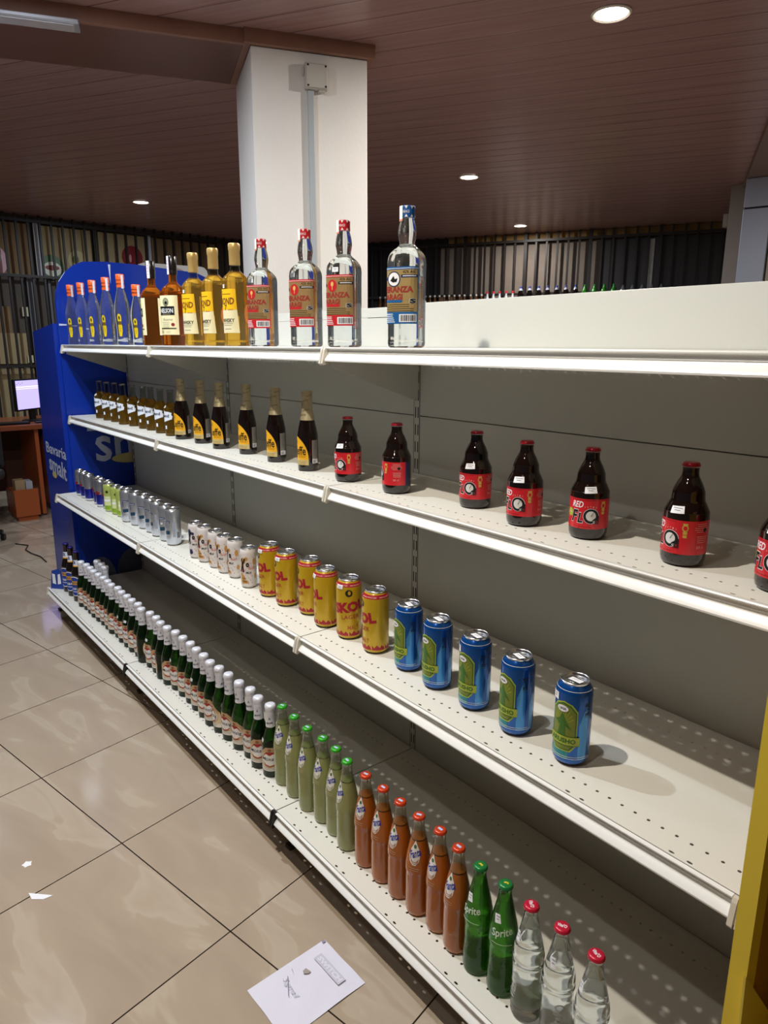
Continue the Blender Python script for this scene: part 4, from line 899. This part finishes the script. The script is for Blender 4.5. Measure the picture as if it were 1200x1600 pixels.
row([NEL1, NEL], 'whisky_bottle', 'bottle', 0, [(-1.249, -.272), (-1.043, -.272)], 'amber whisky bottles', lambda i: ['amber whisky bottle with cream labels, left one of the two black-capped', 'amber whisky bottle with cream label facing forward, right one of the two black-capped'][i], [-97, -44], None)
row(BOND, 'whisky_bottle', 'bottle', 0, [(-.864, -.272), (-.708, -.272), (-.557, -.272)], 'golden whisky bottles', lambda i: 'golden whisky bottle with yellow label and gold cap, %s of the three' % ['left', 'middle', 'right'][i], [-54, -64, -54], [-10, None, -14])
row([PER_R]*3+[PER_B], 'waragi_bottle', 'bottle', 0, [(-.389, -.272), (-.152, -.272), (.026, -.272), (.269, -.272)], 'clear waragi bottles',
    lambda i: ['clear waragi bottle with red label, beside the golden whisky', 'clear waragi bottle with red label, middle one of the three red-labelled', 'clear waragi bottle with red label, right one of the three red-labelled', 'clear waragi bottle with blue label and blue cap, alone on the right'][i],
    [-32, -30, -28, -26], [-22, -30, -6, None])
P = {
'alcopop': [[-2.167, -0.221], [-2.044, -0.224], [-1.945, -0.219], [-1.814, -0.226], [-1.718, -0.212], [-1.594, -0.211], [-1.513, -0.207], [-1.389, -0.214], [-1.277, -0.216]],
'leffe': [[-1.156, -0.222], [-0.997, -0.212], [-0.822, -0.22], [-0.65, -0.203], [-0.444, -0.21], [-0.243, -0.219]],
'flo': [[-0.034, -0.222], [0.171, -0.217], [0.411, -0.177], [0.591, -0.215], [0.737, -0.194], [0.944, -0.209], [1.113, -0.222]],
'blueslim': [[-2.282, -0.323], [-2.204, -0.323], [-2.124, -0.325], [-2.014, -0.315], [-1.95, -0.323], [-1.885, -0.312]],
'greenslim': [[-1.826, -0.323], [-1.744, -0.318], [-1.682, -0.314]],
'silver': [[-1.577, -0.326], [-1.49, -0.317], [-1.412, -0.31], [-1.33, -0.309], [-1.255, -0.313], [-1.165, -0.313], [-1.088, -0.316]],
'xo': [[-0.872, -0.318], [-0.803, -0.315], [-0.718, -0.313], [-0.643, -0.315], [-0.572, -0.31], [-0.456, -0.323]],
'skol': [[-0.345, -0.307], [-0.24, -0.308], [-0.136, -0.291], [-0.029, -0.307], [0.076, -0.303], [0.193, -0.303]],
'blue': [[0.323, -0.302], [0.436, -0.311], [0.557, -0.312], [0.682, -0.318], [0.818, -0.316]],
'brown': [[-2.269, -0.434], [-2.185, -0.434], [-2.087, -0.434]],
'mutzig': [[-1.99, -0.44], [-1.928, -0.432], [-1.867, -0.432], [-1.806, -0.435], [-1.741, -0.433], [-1.679, -0.43], [-1.617, -0.43], [-1.556, -0.434], [-1.495, -0.426], [-1.432, -0.431], [-1.368, -0.43], [-1.306, -0.431], [-1.244, -0.427], [-1.180, -0.437], [-1.115, -0.426], [-1.053, -0.425], [-0.991, -0.432], [-0.929, -0.431], [-0.868, -0.423], [-0.803, -0.422], [-0.737, -0.422], [-0.675, -0.427], [-0.614, -0.428], [-0.55, -0.434], [-0.490, -0.430], [-0.427, -0.428], [-0.355, -0.427], [-0.291, -0.421], [-0.228, -0.429], [-0.165, -0.423]],
'back': [[-1.957, -0.372], [-1.896, -0.370], [-1.835, -0.373]],
'green': [[-0.104, -0.417], [-0.032, -0.421], [0.043, -0.425], [0.112, -0.42], [0.176, -0.422], [0.24, -0.432]],
'orange': [[0.317, -0.431], [0.385, -0.431], [0.449, -0.431], [0.514, -0.431], [0.579, -0.427], [0.643, -0.434]],
'sprite': [[0.707, -0.435], [0.773, -0.433]],
'water': [[0.84, -0.436], [0.908, -0.432], [0.983, -0.435]]}
row(ALCO, 'drink_bottle', 'bottle', 1, P['alcopop'], 'brown drinks in small clear bottles', lambda i: 'small clear bottle of brown drink with white label, %s from the left' % ORD[i], [-44, -42, -55, -55, -44, -44, -40, -44, -50], [-10, None, -20, -18, -30, -30, None, None, -22], 3)
row(LEFFE, 'beer_bottle', 'bottle', 1, P['leffe'], 'beers with gold foil necks and yellow labels', lambda i: 'brown beer bottle with gold foil neck and yellow label, %s from the left' % ORD[i], [-30, -42, -34, -40, -46, -46], [-75, None, None, -88, -60, -72])
row(FLO, 'beer_bottle', 'bottle', 1, P['flo'], 'squat beers with red labels',
    lambda i: ['squat brown beer bottle with red label beside the middle shelf clip', 'squat brown beer bottle turned to show the text side of its red label', 'squat red-capped beer bottle, third from the left, right of the upright',
               'squat red-capped beer bottle, fourth from the left', 'squat brown beer bottle whose whole red label faces forward, fifth from the left', 'large-looking squat red-labelled beer bottle, last whole one on the right', 'red-labelled beer bottle cut off by the right edge of the view'][i],
    [-50, -99, -37, -37, -10, -52, -37], [10, None, 15, 15, 12, 28, 10])
for i, (x, y) in enumerate(P['blueslim']):
    inst(SL_BLUE, 'drink_can', 'slim silver and blue energy drink can, %s from the left end of its shelf' % ORD[i], 'can', (x, y, ZS[2]+.0009), bearing(x, y)+D([-20, -20, 110, -40, 0, -30][i]), 'slim blue and silver cans')
row(SL_GREEN, 'drink_can', 'can', 2, P['greenslim'], 'slim lime green cans', lambda i: 'slim lime green can, %s of the three' % ['left', 'middle', 'right'][i], [-40, -20, -10])
row(SILVER, 'beer_can', 'can', 2, P['silver'], 'silver cans with navy prints', lambda i: 'silver can with small navy prints, %s of the seven' % ORD[i] + (' beside the shelf joint' if i == 6 else ''), [-20, -38, -30, -50, -70, -38, -52], [None]*5+[0, None])
row([XOB]+[XO]*5, 'milk_can', 'can', 2, P['xo'], 'speckled white and gold cans', lambda i: 'speckled white can with dark blue splashes, leftmost of its kind' if i == 0 else 'speckled white can with gold splashes, %s from the left' % ORD[i-1] + (' and standing apart' if i == 5 else ''), [-35, -30, -56, -54, -58, -22], [None, None, None, -60, None, -60])
row(SKOL, 'beer_can', 'can', 2, P['skol'], 'gold beer cans with red lettering',
    lambda i: ['gold beer can with red letters, leftmost, beside the speckled cans', 'gold beer can with red letters, second from the left', 'gold beer can with red letters, third from the left', 'gold beer can with red letters, fourth, just left of the shelf joint',
               'gold beer can turned so that its whole red word shows, fifth from the left', 'gold beer can with red letters, rightmost, beside the blue cans'][i], [-76, -76, -80, -96, 0, -76], [20, 25, None, 25, -45, -50])
row(BLUE, 'beer_can', 'can', 2, P['blue'], 'tall blue cans with green badges', lambda i: 'tall blue can with green badge, %s from the left' % ORD[i] + (', the foremost can' if i == 4 else ''), [-59, -50, -46, -49, -28], [None, -50, -32, None, -38])
row(BROWN, 'beer_bottle', 'bottle', 3, P['brown'], 'brown bottles with blue labels', lambda i: 'brown bottle with dark blue cap and blue oval label, %s of the three' % ['left', 'middle', 'right'][i], -42)
mdl = [-18, -35, -25, -40, -20, -45, -30, -12, -40, -45, -35, -10, -72, -150, -48, -22, -140, -12, -40, -25, -35, -20, -30, -42, -85, -48, -50, -30, -16, -14]
mst = [None]*9+[-25, -5]+[None]*3+[-6, None, None, None, -35, None, None, -40, None, None, -20, -50, None, None, None, -60]
row(MUTZ, 'beer_bottle', 'bottle', 3, P['mutzig'], 'green beer bottles in a line on the bottom shelf', lambda i: 'green beer bottle with silver foil neck, %s from the left in the front line' % ORD[i], mdl, mst, 2)
row(MUTZ, 'beer_bottle', 'bottle', 3, P['back'], 'green beer bottles standing behind the front line', lambda i: 'green foil-necked beer bottle in the short second row, %s of the three' % ['left', 'middle', 'right'][i], -30)
row(LIME, 'soda_bottle', 'bottle', 3, P['green'], 'cloudy lime sodas with green caps', lambda i: 'ribbed bottle of cloudy pale green soda with green cap, %s from the left' % ORD[i], [-36, -52, -50, -44, -40, -60])
row(ORNG, 'soda_bottle', 'bottle', 3, P['orange'], 'orange sodas with orange caps', lambda i: 'ribbed bottle of orange soda with orange cap, %s from the left' % ORD[i], [-38, -46, -42, -20, -44, -44])
row(SPR, 'soda_bottle', 'bottle', 3, P['sprite'], 'green glass soda bottles', lambda i: ['green glass soda bottle, left one, touching the last orange soda', 'green glass soda bottle, right one, beside the clear bottles'][i], [-38, -6], [-14, -26])
row(WAT, 'soda_bottle', 'bottle', 3, P['water'], 'clear sodas with red caps', lambda i: 'clear soda bottle with red cap, %s' % ['left one beside the green glass bottles', 'middle one of the three', 'rightmost bottle on the bottom shelf'][i], [-60, 5, -30], [-5, -35, -35])
# folded blue card at the left end of the bottom shelf
bm = bmesh.new(); prism(bm, [(-.045, 0), (.045, 0), (.04, .09), (.01, .112), (-.03, .10)], 0, .0012, 'y', 0); W = Wrap(eps=.0005); W.poly([(-.03, .03), (-.01, .025), (-.012, .08), (-.028, .085)], 1, 0); W.poly([(.0, .025), (.02, .03), (.018, .085), (.004, .08)], 1, 0); W.into(bm)
o = link('promotion_card', mesh_of(bm, 'promotion_card', [M('royal_print', '#1b3f9c', .45), white_lbl]), None, (-2.325, -.478, ZS[3]+.0009), D(40)); tag(o, 'small blue and white promotional card at the left end of the bottom shelf', 'card')

# ------------------------------------------------------------------ blue display stand
dblue = M('display_blue', '#07309c', .32, coat=.15); lav = M('display_lettering', '#b9bfd6', .5); grain = M('grain_yellow', '#c7b878', .5); dgrey = M('display_grey', '#5b6078', .5)
ds = empty('promotional_display', 'tall royal blue display stand with rounded top and pale lettering', 'display stand', (-2.64, .14, 0)); O = Vector(ds.location)
def dl(x, y, z): return Vector((x, y, z))-O
Y0, Y1, ZT = -.323, .605, 1.832
out = [(Y0, .0), (Y1, .0), (Y1, 1.62)] + [(Y1-.20+.20*math.cos(D(a)), 1.62+.19*math.sin(D(a))) for a in range(15, 91, 15)] + [(.10, 1.829), (-.06, ZT)] + [(Y0+.20-.20*math.sin(D(a)), ZT-.22+.22*math.cos(D(a))) for a in range(15, 91, 15)]
bm = bmesh.new(); prism(bm, out, -2.428, -2.410, 'x', 0, dl); pnl = link('rounded_panel', mesh_of(bm, 'rounded_panel', [dblue]), ds)
def plane_art(name, me_mats, draw, M4, parent, lab=None):
    bm = bmesh.new(); W = Wrap(eps=.0006); draw(W); W.into(bm); bm.transform(M4)
    o = link(name, mesh_of(bm, name, me_mats), parent); sm = o.modifiers.new('t', 'SOLIDIFY'); sm.thickness = .0004; sm.offset = -1
    if lab: o['label'] = lab
    return o
# artwork plane facing +X: local s -> +Y
MX = Matrix.Translation(Vector((-2.4095, 0, 0))-O) @ Matrix.Rotation(D(90), 4, 'Z')
def big(W):
    W.text('Bavaria', .02, .996, .50, .080, 0, 0, 0, .012); W.text('smalt', .080, .888, .55, .205, 0, 0, 0, .014)
    W.poly([(-.115+.108*math.cos(D(a))+.11, .795+.028*math.sin(D(a))) for a in range(0, 360, 15)], 1, 1)
plane_art('lettering', [lav, grain], big, MX, pnl)
def star(W): W.poly([(-.318, 1.514), (-.318, 1.504), (-.22, 1.508)], 0, 0)
def star2(W): W.poly([(-.046, 1.82), (-.034, 1.82), (-.040, 1.72)], 0, 0)
def shapes(W):
    W.ell(-.225, .10, .085, .15, 0, 0, 24); W.ell(-.035, .15, .10, .125, 0, 0, 24)
plane_art('grey_discs_print', [dgrey], shapes, MX, pnl); plane_art('star_ray', [M('star_white', '#c9d0ea', .4)], star, MX, pnl); plane_art('star_ray', [M('star_white', '#c9d0ea', .4)], star2, MX, pnl)
bm = bmesh.new(); prism(bm, [(-2.428, 0), (-2.428, 1.515), (-2.845, 1.478), (-2.875, .9), (-2.875, .5), (-2.895, 0)], -.345, -.3228, 'y', 0, dl); sd = link('side_panel', mesh_of(bm, 'side_panel', [dblue]), ds)
MY = Matrix.Translation(Vector((0, -.3455, 0))-O)
def small(W):
    W.text('Bavaria', -2.625, .838, .40, .062, 0, 0, 0, .015); W.text('smalt', -2.622, .745, .34, .095, 0, 0, 0, .018, D(-4)); W.poly([(-2.70+.045*math.cos(D(a)), .690+.018*math.sin(D(a))) for a in range(0, 360, 20)], 1, 1)
plane_art('lettering', [lav, grain], small, MY, sd)
link('side_panel', mesh_of(bbox(-2.87, -2.43, .59, .605, 0, 1.45, xf=dl), 'side_panel', [dblue]), ds)
for z in (.15, .55, .95, 1.30): link('shelf', mesh_of(bbox(-2.84, -2.43, -.326, .588, z, z+.02, xf=dl), 'shelf', [dblue]), ds)
# white panel with a beige ring behind the whisky bottles
wp_ = empty('standing_panel', 'white rounded panel with a beige ring behind the amber whisky bottles', 'panel', (-3.62, .82, 0)); O2 = Vector(wp_.location)
pf = lambda x, y, z: Vector((x, y, z))-O2
bm = bmesh.new(); rr_ = .05; pts = [(.557, 0), (1.087, 0), (1.087, 1.92)] + [(1.037+rr_*math.cos(D(a)), 1.92+rr_*math.sin(D(a))) for a in (30, 60, 90)] + [(.607-rr_*math.sin(D(a)), 1.92+rr_*math.cos(D(a))) for a in (0, 30, 60, 90)]
prism(bm, pts, -3.65, -3.61, 'x', 0, pf); link('board', mesh_of(bm, 'board', [M('off_white_board', '#e2e0dc', .5)]), wp_)
bm = bmesh.new(); W = Wrap(eps=.001); W.ring(.817, 1.785, .165, .165, .045, 0, 0, 36); W.into(bm); bm.transform(Matrix.Translation(Vector((-3.609, 0, 0))-O2) @ Matrix.Rotation(D(90), 4, 'Z'))
rg = link('ring', mesh_of(bm, 'ring', [M('ring_beige', '#b8aa88', .5)]), wp_); sm = rg.modifiers.new('t', 'SOLIDIFY'); sm.thickness = .012; sm.offset = 1

# ------------------------------------------------------------------ yellow display at the right end
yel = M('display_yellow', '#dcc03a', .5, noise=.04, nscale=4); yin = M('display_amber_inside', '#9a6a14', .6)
yd = empty('cardboard_display', 'yellow cardboard display standing at the right end of the shelving', 'display stand', (1.45, -.24, 0)); O3 = Vector(yd.location); yf = lambda x, y, z: Vector((x, y, z))-O3
link('side_wall', mesh_of(bbox(1.209, 1.222, -.452, -.004, 0, 1.30, xf=yf), 'side_wall', [yin]), yd)
bm = bmesh.new(); prism(bm, [(1.207, -.463), (1.231, -.463), (1.231, -.432), (1.2225, -.432), (1.2225, -.4525), (1.207, -.4525)], 0, 1.30, 'z', 0, yf)
link('front_flange', mesh_of(bm, 'front_flange', [yel]), yd)
link('side_wall', mesh_of(bbox(1.74, 1.753, -.452, -.004, 0, 1.30, xf=yf), 'side_wall', [yin]), yd)
link('back_wall', mesh_of(bbox(1.222, 1.74, -.018, -.004, 0, 1.38, xf=yf), 'back_wall', [yin]), yd)
for z in (.38, .86):
    bm = bmesh.new(); box(bm, 1.236, 1.739, -.450 if z < .5 else -.400, -.020, z, z+.012, 0, yf)
    tr = link('tray', mesh_of(bm, 'tray', [yel]), yd)
    if z < .5:
        bm = bmesh.new(); prism(bm, [(-.455, z), (-.450, z), (-.475, z+.06), (-.480, z+.06)], 1.232, 1.738, 'x', 0, yf); link('lip', mesh_of(bm, 'lip', [yel]), tr)
        bm = bmesh.new(); prism(bm, [(-.478, .579), (-.473, .515), (-.465, .36), (-.30, .36), (-.335, .40)], 1.2325, 1.2355, 'x', 0, yf); link('corner_flap', mesh_of(bm, 'corner_flap', [M('flap_yellow', '#d9c24c', .5)]), tr)

# ------------------------------------------------------------------ far shelf of bottles in front of the back grille
fu = empty('back_shelving', 'grey-brown shelving unit along the back wall, mostly hidden by the gondola', 'shelving', BW(3, .4, 0)); O4 = Vector(fu.location); ff = lambda a, o, z: BW(a, o, z)-O4
fm = M('far_shelf', '#6d665c', .5); ZB = 1.755
for z in (.2, .62, 1.04, 1.40, ZB-.02): link('shelf', mesh_of(bbox(1.2, 5.3, .2, .62, z, z+.02, xf=ff), 'shelf', [fm]), fu)
for a in (1.2, 2.2, 3.25, 4.3, 5.28): link('upright', mesh_of(bbox(a, a+.03, .17, .2, 0, ZB, xf=ff), 'upright', [fm]), fu)
sb = spl([(.020, 0), (.026, .004), (.028, .02), (.028, .14), (.022, .18), (.013, .215), (.012, .25)], 3)
def far_spec(body_m, cap_m, prof, h, rc=.0135):
    bm = lathe(prof, 14, lambda z: 0); b = mesh_of(bm, 'bottle_body', [body_m], True, 60)
    bm = lathe([(rc, h-.022), (rc, h-.002), (rc*.8, h)], 12); c = mesh_of(bm, 'cap', [cap_m], True, 50); return [('bottle_body', b), ('cap', c)]
FS = far_spec(M('far_amber', '#5a3818', .1, coat=.6), M('far_cap_pale', '#cfcac0', .3, metal=.4), sb, .268)
FR = far_spec(M('far_clear', '#b9bcc0', .08, coat=.6), M('far_cap_red', '#c01c2c', .4), [(a, b*1.12) for a, b in sb], .295)
pet = spl([(.030, 0), (.042, .006), (.044, .03), (.044, .20), (.043, .235), (.034, .275), (.020, .305), (.013, .322), (.012, .33)], 3)
FB_ = far_spec(M('far_cola', '#0b0706', .08, coat=.8), M('far_cap_blue', '#3c4690', .4), pet, .345); FB_.append(('shoulder', mesh_of(lathe([(.0255, .297), (.0205, .307), (.0145, .322)], 14), 'shoulder', [M('pet_highlight', '#8d92a6', .15, coat=.5)], True, 60)))  # pale shoulder ring: highlight on the bottle's dome, put into its colour
FG = far_spec(M('far_green', '#2c7d26', .1, coat=.8), M('far_cap_green', '#2f8a3c', .4), pet, .345); FC = far_spec(M('far_grey', '#5c6066', .08, coat=.8), M('far_cap_dark', '#3c3c44', .4), pet, .33)
def far(spec, al, name, group, lf):
    for i, a in enumerate(al):
        p = BW(a, .40, ZB+.0005); inst(spec, name, lf(i), 'bottle', p, random.uniform(0, 6), group)
far(FS, [1.483, 1.557, 1.632, 2.125, 2.190, 2.255, 2.320, 2.385, 2.450, 2.520, 2.588, 2.655, 2.735, 2.809, 2.878], 'glass_bottle', 'small amber bottles far behind',
    lambda i: 'tiny amber bottle on the back shelf, %s' % (['first', 'second', 'third'][i] + ' right of the column' if i < 3 else ORD[i-3] + ' right of the blue-labelled waragi bottle'))
far(FR, [2.953, 3.031, 3.109, 3.193, 3.274], 'glass_bottle', 'red-capped bottles far behind', lambda i: 'tiny clear red-capped bottle on the back shelf, %s of five' % ORD[i])
far(FB_, [3.374, 3.485, 3.594, 3.701, 3.810, 3.920, 4.031], 'cola_bottle', 'dark cola bottles far behind', lambda i: 'dark cola bottle with a pale highlight painted round its shoulder on the back shelf, %s of seven' % ORD[i])
far(FG, [4.140, 4.250, 4.359, 4.467], 'soda_bottle', 'green plastic bottles far behind', lambda i: 'green plastic bottle on the back shelf, %s of four' % ORD[i])
far(FC, [4.572, 4.677, 4.782, 4.886, 4.988], 'soda_bottle', 'dim grey bottles far behind', lambda i: 'dim grey bottle on the back shelf near the right post, %s of five' % ORD[i])

# ------------------------------------------------------------------ desk corner at the far left
wood = M('desk_wood', '#8c4a2c', .3, coat=.3, noise=.15, nscale=7); woodo = M('drawer_orange_wood', '#a4532a', .35, noise=.12, nscale=9); blk = M('black_plastic', '#0d0d10', .35)
dk = empty('desk', 'reddish wooden desk at the far left holding a lit monitor', 'desk', (-5.0, -.4, 0)); O5 = Vector(dk.location); kf = lambda x, y, z: Vector((x, y, z))-O5
link('desk_top', mesh_of(bbox(-5.45, -4.68, -1.6, .75, .735, .775, .006, xf=kf), 'desk_top', [wood]), dk)
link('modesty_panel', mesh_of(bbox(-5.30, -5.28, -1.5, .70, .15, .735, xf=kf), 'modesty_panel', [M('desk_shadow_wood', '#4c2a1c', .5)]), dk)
link('side_panel', mesh_of(bbox(-5.30, -4.74, .02, .05, .02, .734, xf=kf), 'side_panel', [woodo]), dk)
link('side_panel', mesh_of(bbox(-5.30, -4.74, -1.50, -1.47, .0, .734, xf=kf), 'side_panel', [wood]), dk)
link('cabinet', mesh_of(bbox(-5.22, -4.72, .10, .55, .08, .734, .004, xf=kf), 'cabinet', [woodo]), dk)
pd = empty('drawer_box', 'orange-brown wooden box with papers under the desk', 'drawer', (-4.72, -.10, 0)); O6 = Vector(pd.location); qf = lambda x, y, z: Vector((x, y, z))-O6
bm = bmesh.new(); box(bm, -4.66, -4.64, -.20, -.02, .04, .26, 0, qf); box(bm, -4.95, -4.66, -.20, -.185, .04, .24, 0, qf); box(bm, -4.95, -4.66, -.035, -.02, .04, .24, 0, qf); box(bm, -4.95, -4.93, -.185, -.035, .04, .24, 0, qf); box(bm, -4.93, -4.66, -.185, -.035, 0.0, .06, 0, qf)
link('body', mesh_of(bm, 'body', [woodo]), pd)
tag(link('parcel', mesh_of(bbox(-4.80, -4.70, -.175, -.10, .062, .33, .004), 'parcel', [M('parcel_tan', '#a58a66', .7)])), 'small tan parcel in the wooden box under the desk', 'parcel')
tag(link('paper_stack', mesh_of(bbox(-4.82, -4.70, -.095, -.045, .062, .315, .002), 'paper_stack', [M('paper_grey', '#a9adb4', .7)])), 'grey-white papers upright in the wooden box under the desk', 'papers')
mo = empty('monitor', 'lit computer monitor with a pale lavender screen on the desk', 'monitor', (-5.0, .095, .776), D(90-13+50)); 
link('housing', mesh_of(bbox(-.190, .190, 0, .03, .09, .350, .006), 'housing', [blk]), mo)
scr = M('screen_glow', '#b0a8ff', .3, emis='#bcb0ff', estr=1.15); scr2 = M('screen_bar', '#e8e4ff', .3, emis='#e4deff', estr=1.3); scr3 = M('screen_icons', '#6a60b0', .3, emis='#7468c8', estr=.6)
bm = bmesh.new(); W = Wrap(eps=.0006); W.rect(-.178, .178, .104, .338, 0, 0); W.rect(-.178, .178, .282, .290, 1, 1); W.rect(-.178, .178, .268, .273, 1, 1); [W.rect(-.165+.02*k, -.158+.02*k, .305+.01*(k % 2), .313+.01*(k % 2), 2, 1) for k in range(4)]; W.into(bm)
link('screen', mesh_of(bm, 'screen', [scr, scr2, scr3]), mo)
link('stand', mesh_of(bbox(-.03, .03, .01, .03, .012, .09), 'stand', [blk]), mo); link('base', mesh_of(lathe([(.10, 0), (.10, .008), (.03, .012)], 24), 'base', [blk], True), mo)
tag(link('keyboard', mesh_of(bbox(-4.86, -4.74, -.30, .0, .776, .792, .003), 'keyboard', [blk])), 'black keyboard lying on the desk', 'keyboard')
tag(link('phone', mesh_of(bbox(-4.83, -4.76, .05, .13, .776, .786, .003), 'phone', [blk])), 'black phone lying near the desk edge by the blue display', 'phone')
ch = empty('office_chair', 'black upholstered office chair at the far left in front of the desk', 'chair', (-4.25, -.62, 0), D(60)); ck = M('chair_black', '#17161a', .6, bump=.3, bscale=30)
link('seat', mesh_of(bbox(-.24, .24, -.24, .24, .42, .50, .03), 'seat', [ck]), ch); link('backrest', mesh_of(bbox(-.23, .23, .22, .28, .50, .86, .03), 'backrest', [ck]), ch)
link('column', mesh_of(lathe([(.03, .09), (.03, .42)], 12), 'column', [blk], True), ch)
for k in range(5):
    a = 2*PI*k/5; bm = bmesh.new(); tube(bm, [(0, 0, .10), (.25*math.cos(a), .25*math.sin(a), .06)], .02); lg = link('leg', mesh_of(bm, 'leg', [blk]), ch)
    bm = bmesh.new(); tube(bm, [(.25*math.cos(a)-.012, .25*math.sin(a), .025), (.25*math.cos(a)+.012, .25*math.sin(a), .025)], .025, 12); link('castor', mesh_of(bm, 'castor', [blk]), lg)
bm = bmesh.new(); tube(bm, [(-3.95, -.36, .004), (-3.85, -.30, .004), (-3.74, -.34, .004), (-3.62, -.33, .004), (-3.5, -.30, .004), (-3.35, -.30, .004)], .004, 6)
tag(link('cable', mesh_of(bm, 'cable', [blk], True)), 'thin dark cable lying on the floor left of the blue display', 'cable')

# ------------------------------------------------------------------ litter on the floor
bm = bmesh.new(); nx, ny = 10, 12; pw, phh = .158, .214; V = {}
for i in range(nx+1):
    for j in range(ny+1): V[i, j] = bm.verts.new((pw*i/nx, -phh*j/ny, .0012+.0009*math.sin(i*1.1)*math.cos(j*.8)+.0009*(i == nx or j == 0)))
for i in range(nx):
    for j in range(ny): bm.faces.new((V[i, j], V[i, j+1], V[i+1, j+1], V[i+1, j]))
W = Wrap(top=.0042)
W.rect(.030, .125, -.052, -.030, 1, 0); W.text('SWITCH', .078, -.041, .085, .013, 0, 1, 0, .05); W.poly([(.040, -.082), (.056, -.078), (.056, -.086), (.050, -.094), (.042, -.092)], 2, 0)
W.text('S.gmail', .060, -.138, .060, .016, 1, 0, .4, 0, D(-5)); W.poly([(.030, -.126), (.031, -.125), (.075, -.152), (.074, -.153)], 3, 0); W.rect(.002, .010, -.010, -.002, 3, 0); W.poly([(.02, -.108), (.0205, -.107), (.030, -.110), (.0295, -.111)], 3, 0)
W.into(bm)
pa = link('paper_sheet', mesh_of(bm, 'paper_sheet', [M('paper_lilac', '#dcdae8', .6), M('faint_print', '#c6c4d2', .6), M('smudge', '#a0958e', .6), M('pen_mark', '#8c8aa0', .6)], False), None, (.333, -.573, .0005), D(2))
tag(pa, 'white sheet of paper with faint print lying on the floor tiles', 'paper')
bm = bmesh.new(); prism(bm, [(0, 0), (.042, .024), (.060, .034), (.053, .012), (.028, -.006)], 0, .0008, 'z'); o = tag(link('paper_scrap', mesh_of(bm, 'paper_scrap', [white_lbl]), None, (-.282, -1.100, .0004), D(15)), 'small torn white paper scrap on a tile joint at the left', 'paper')
bm = bmesh.new(); prism(bm, [(.010*math.cos(a)*(1+.4*(k % 2)), .010*math.sin(a)*(1+.4*(k % 2))) for k, a in enumerate([2*PI*q/10 for q in range(10)])], 0, .0006, 'z')
tag(link('paper_scrap', mesh_of(bm, 'paper_scrap', [white_lbl]), None, (-.400, -1.077, .0004)), 'tiny crumpled white scrap on the tile near the left edge', 'paper')
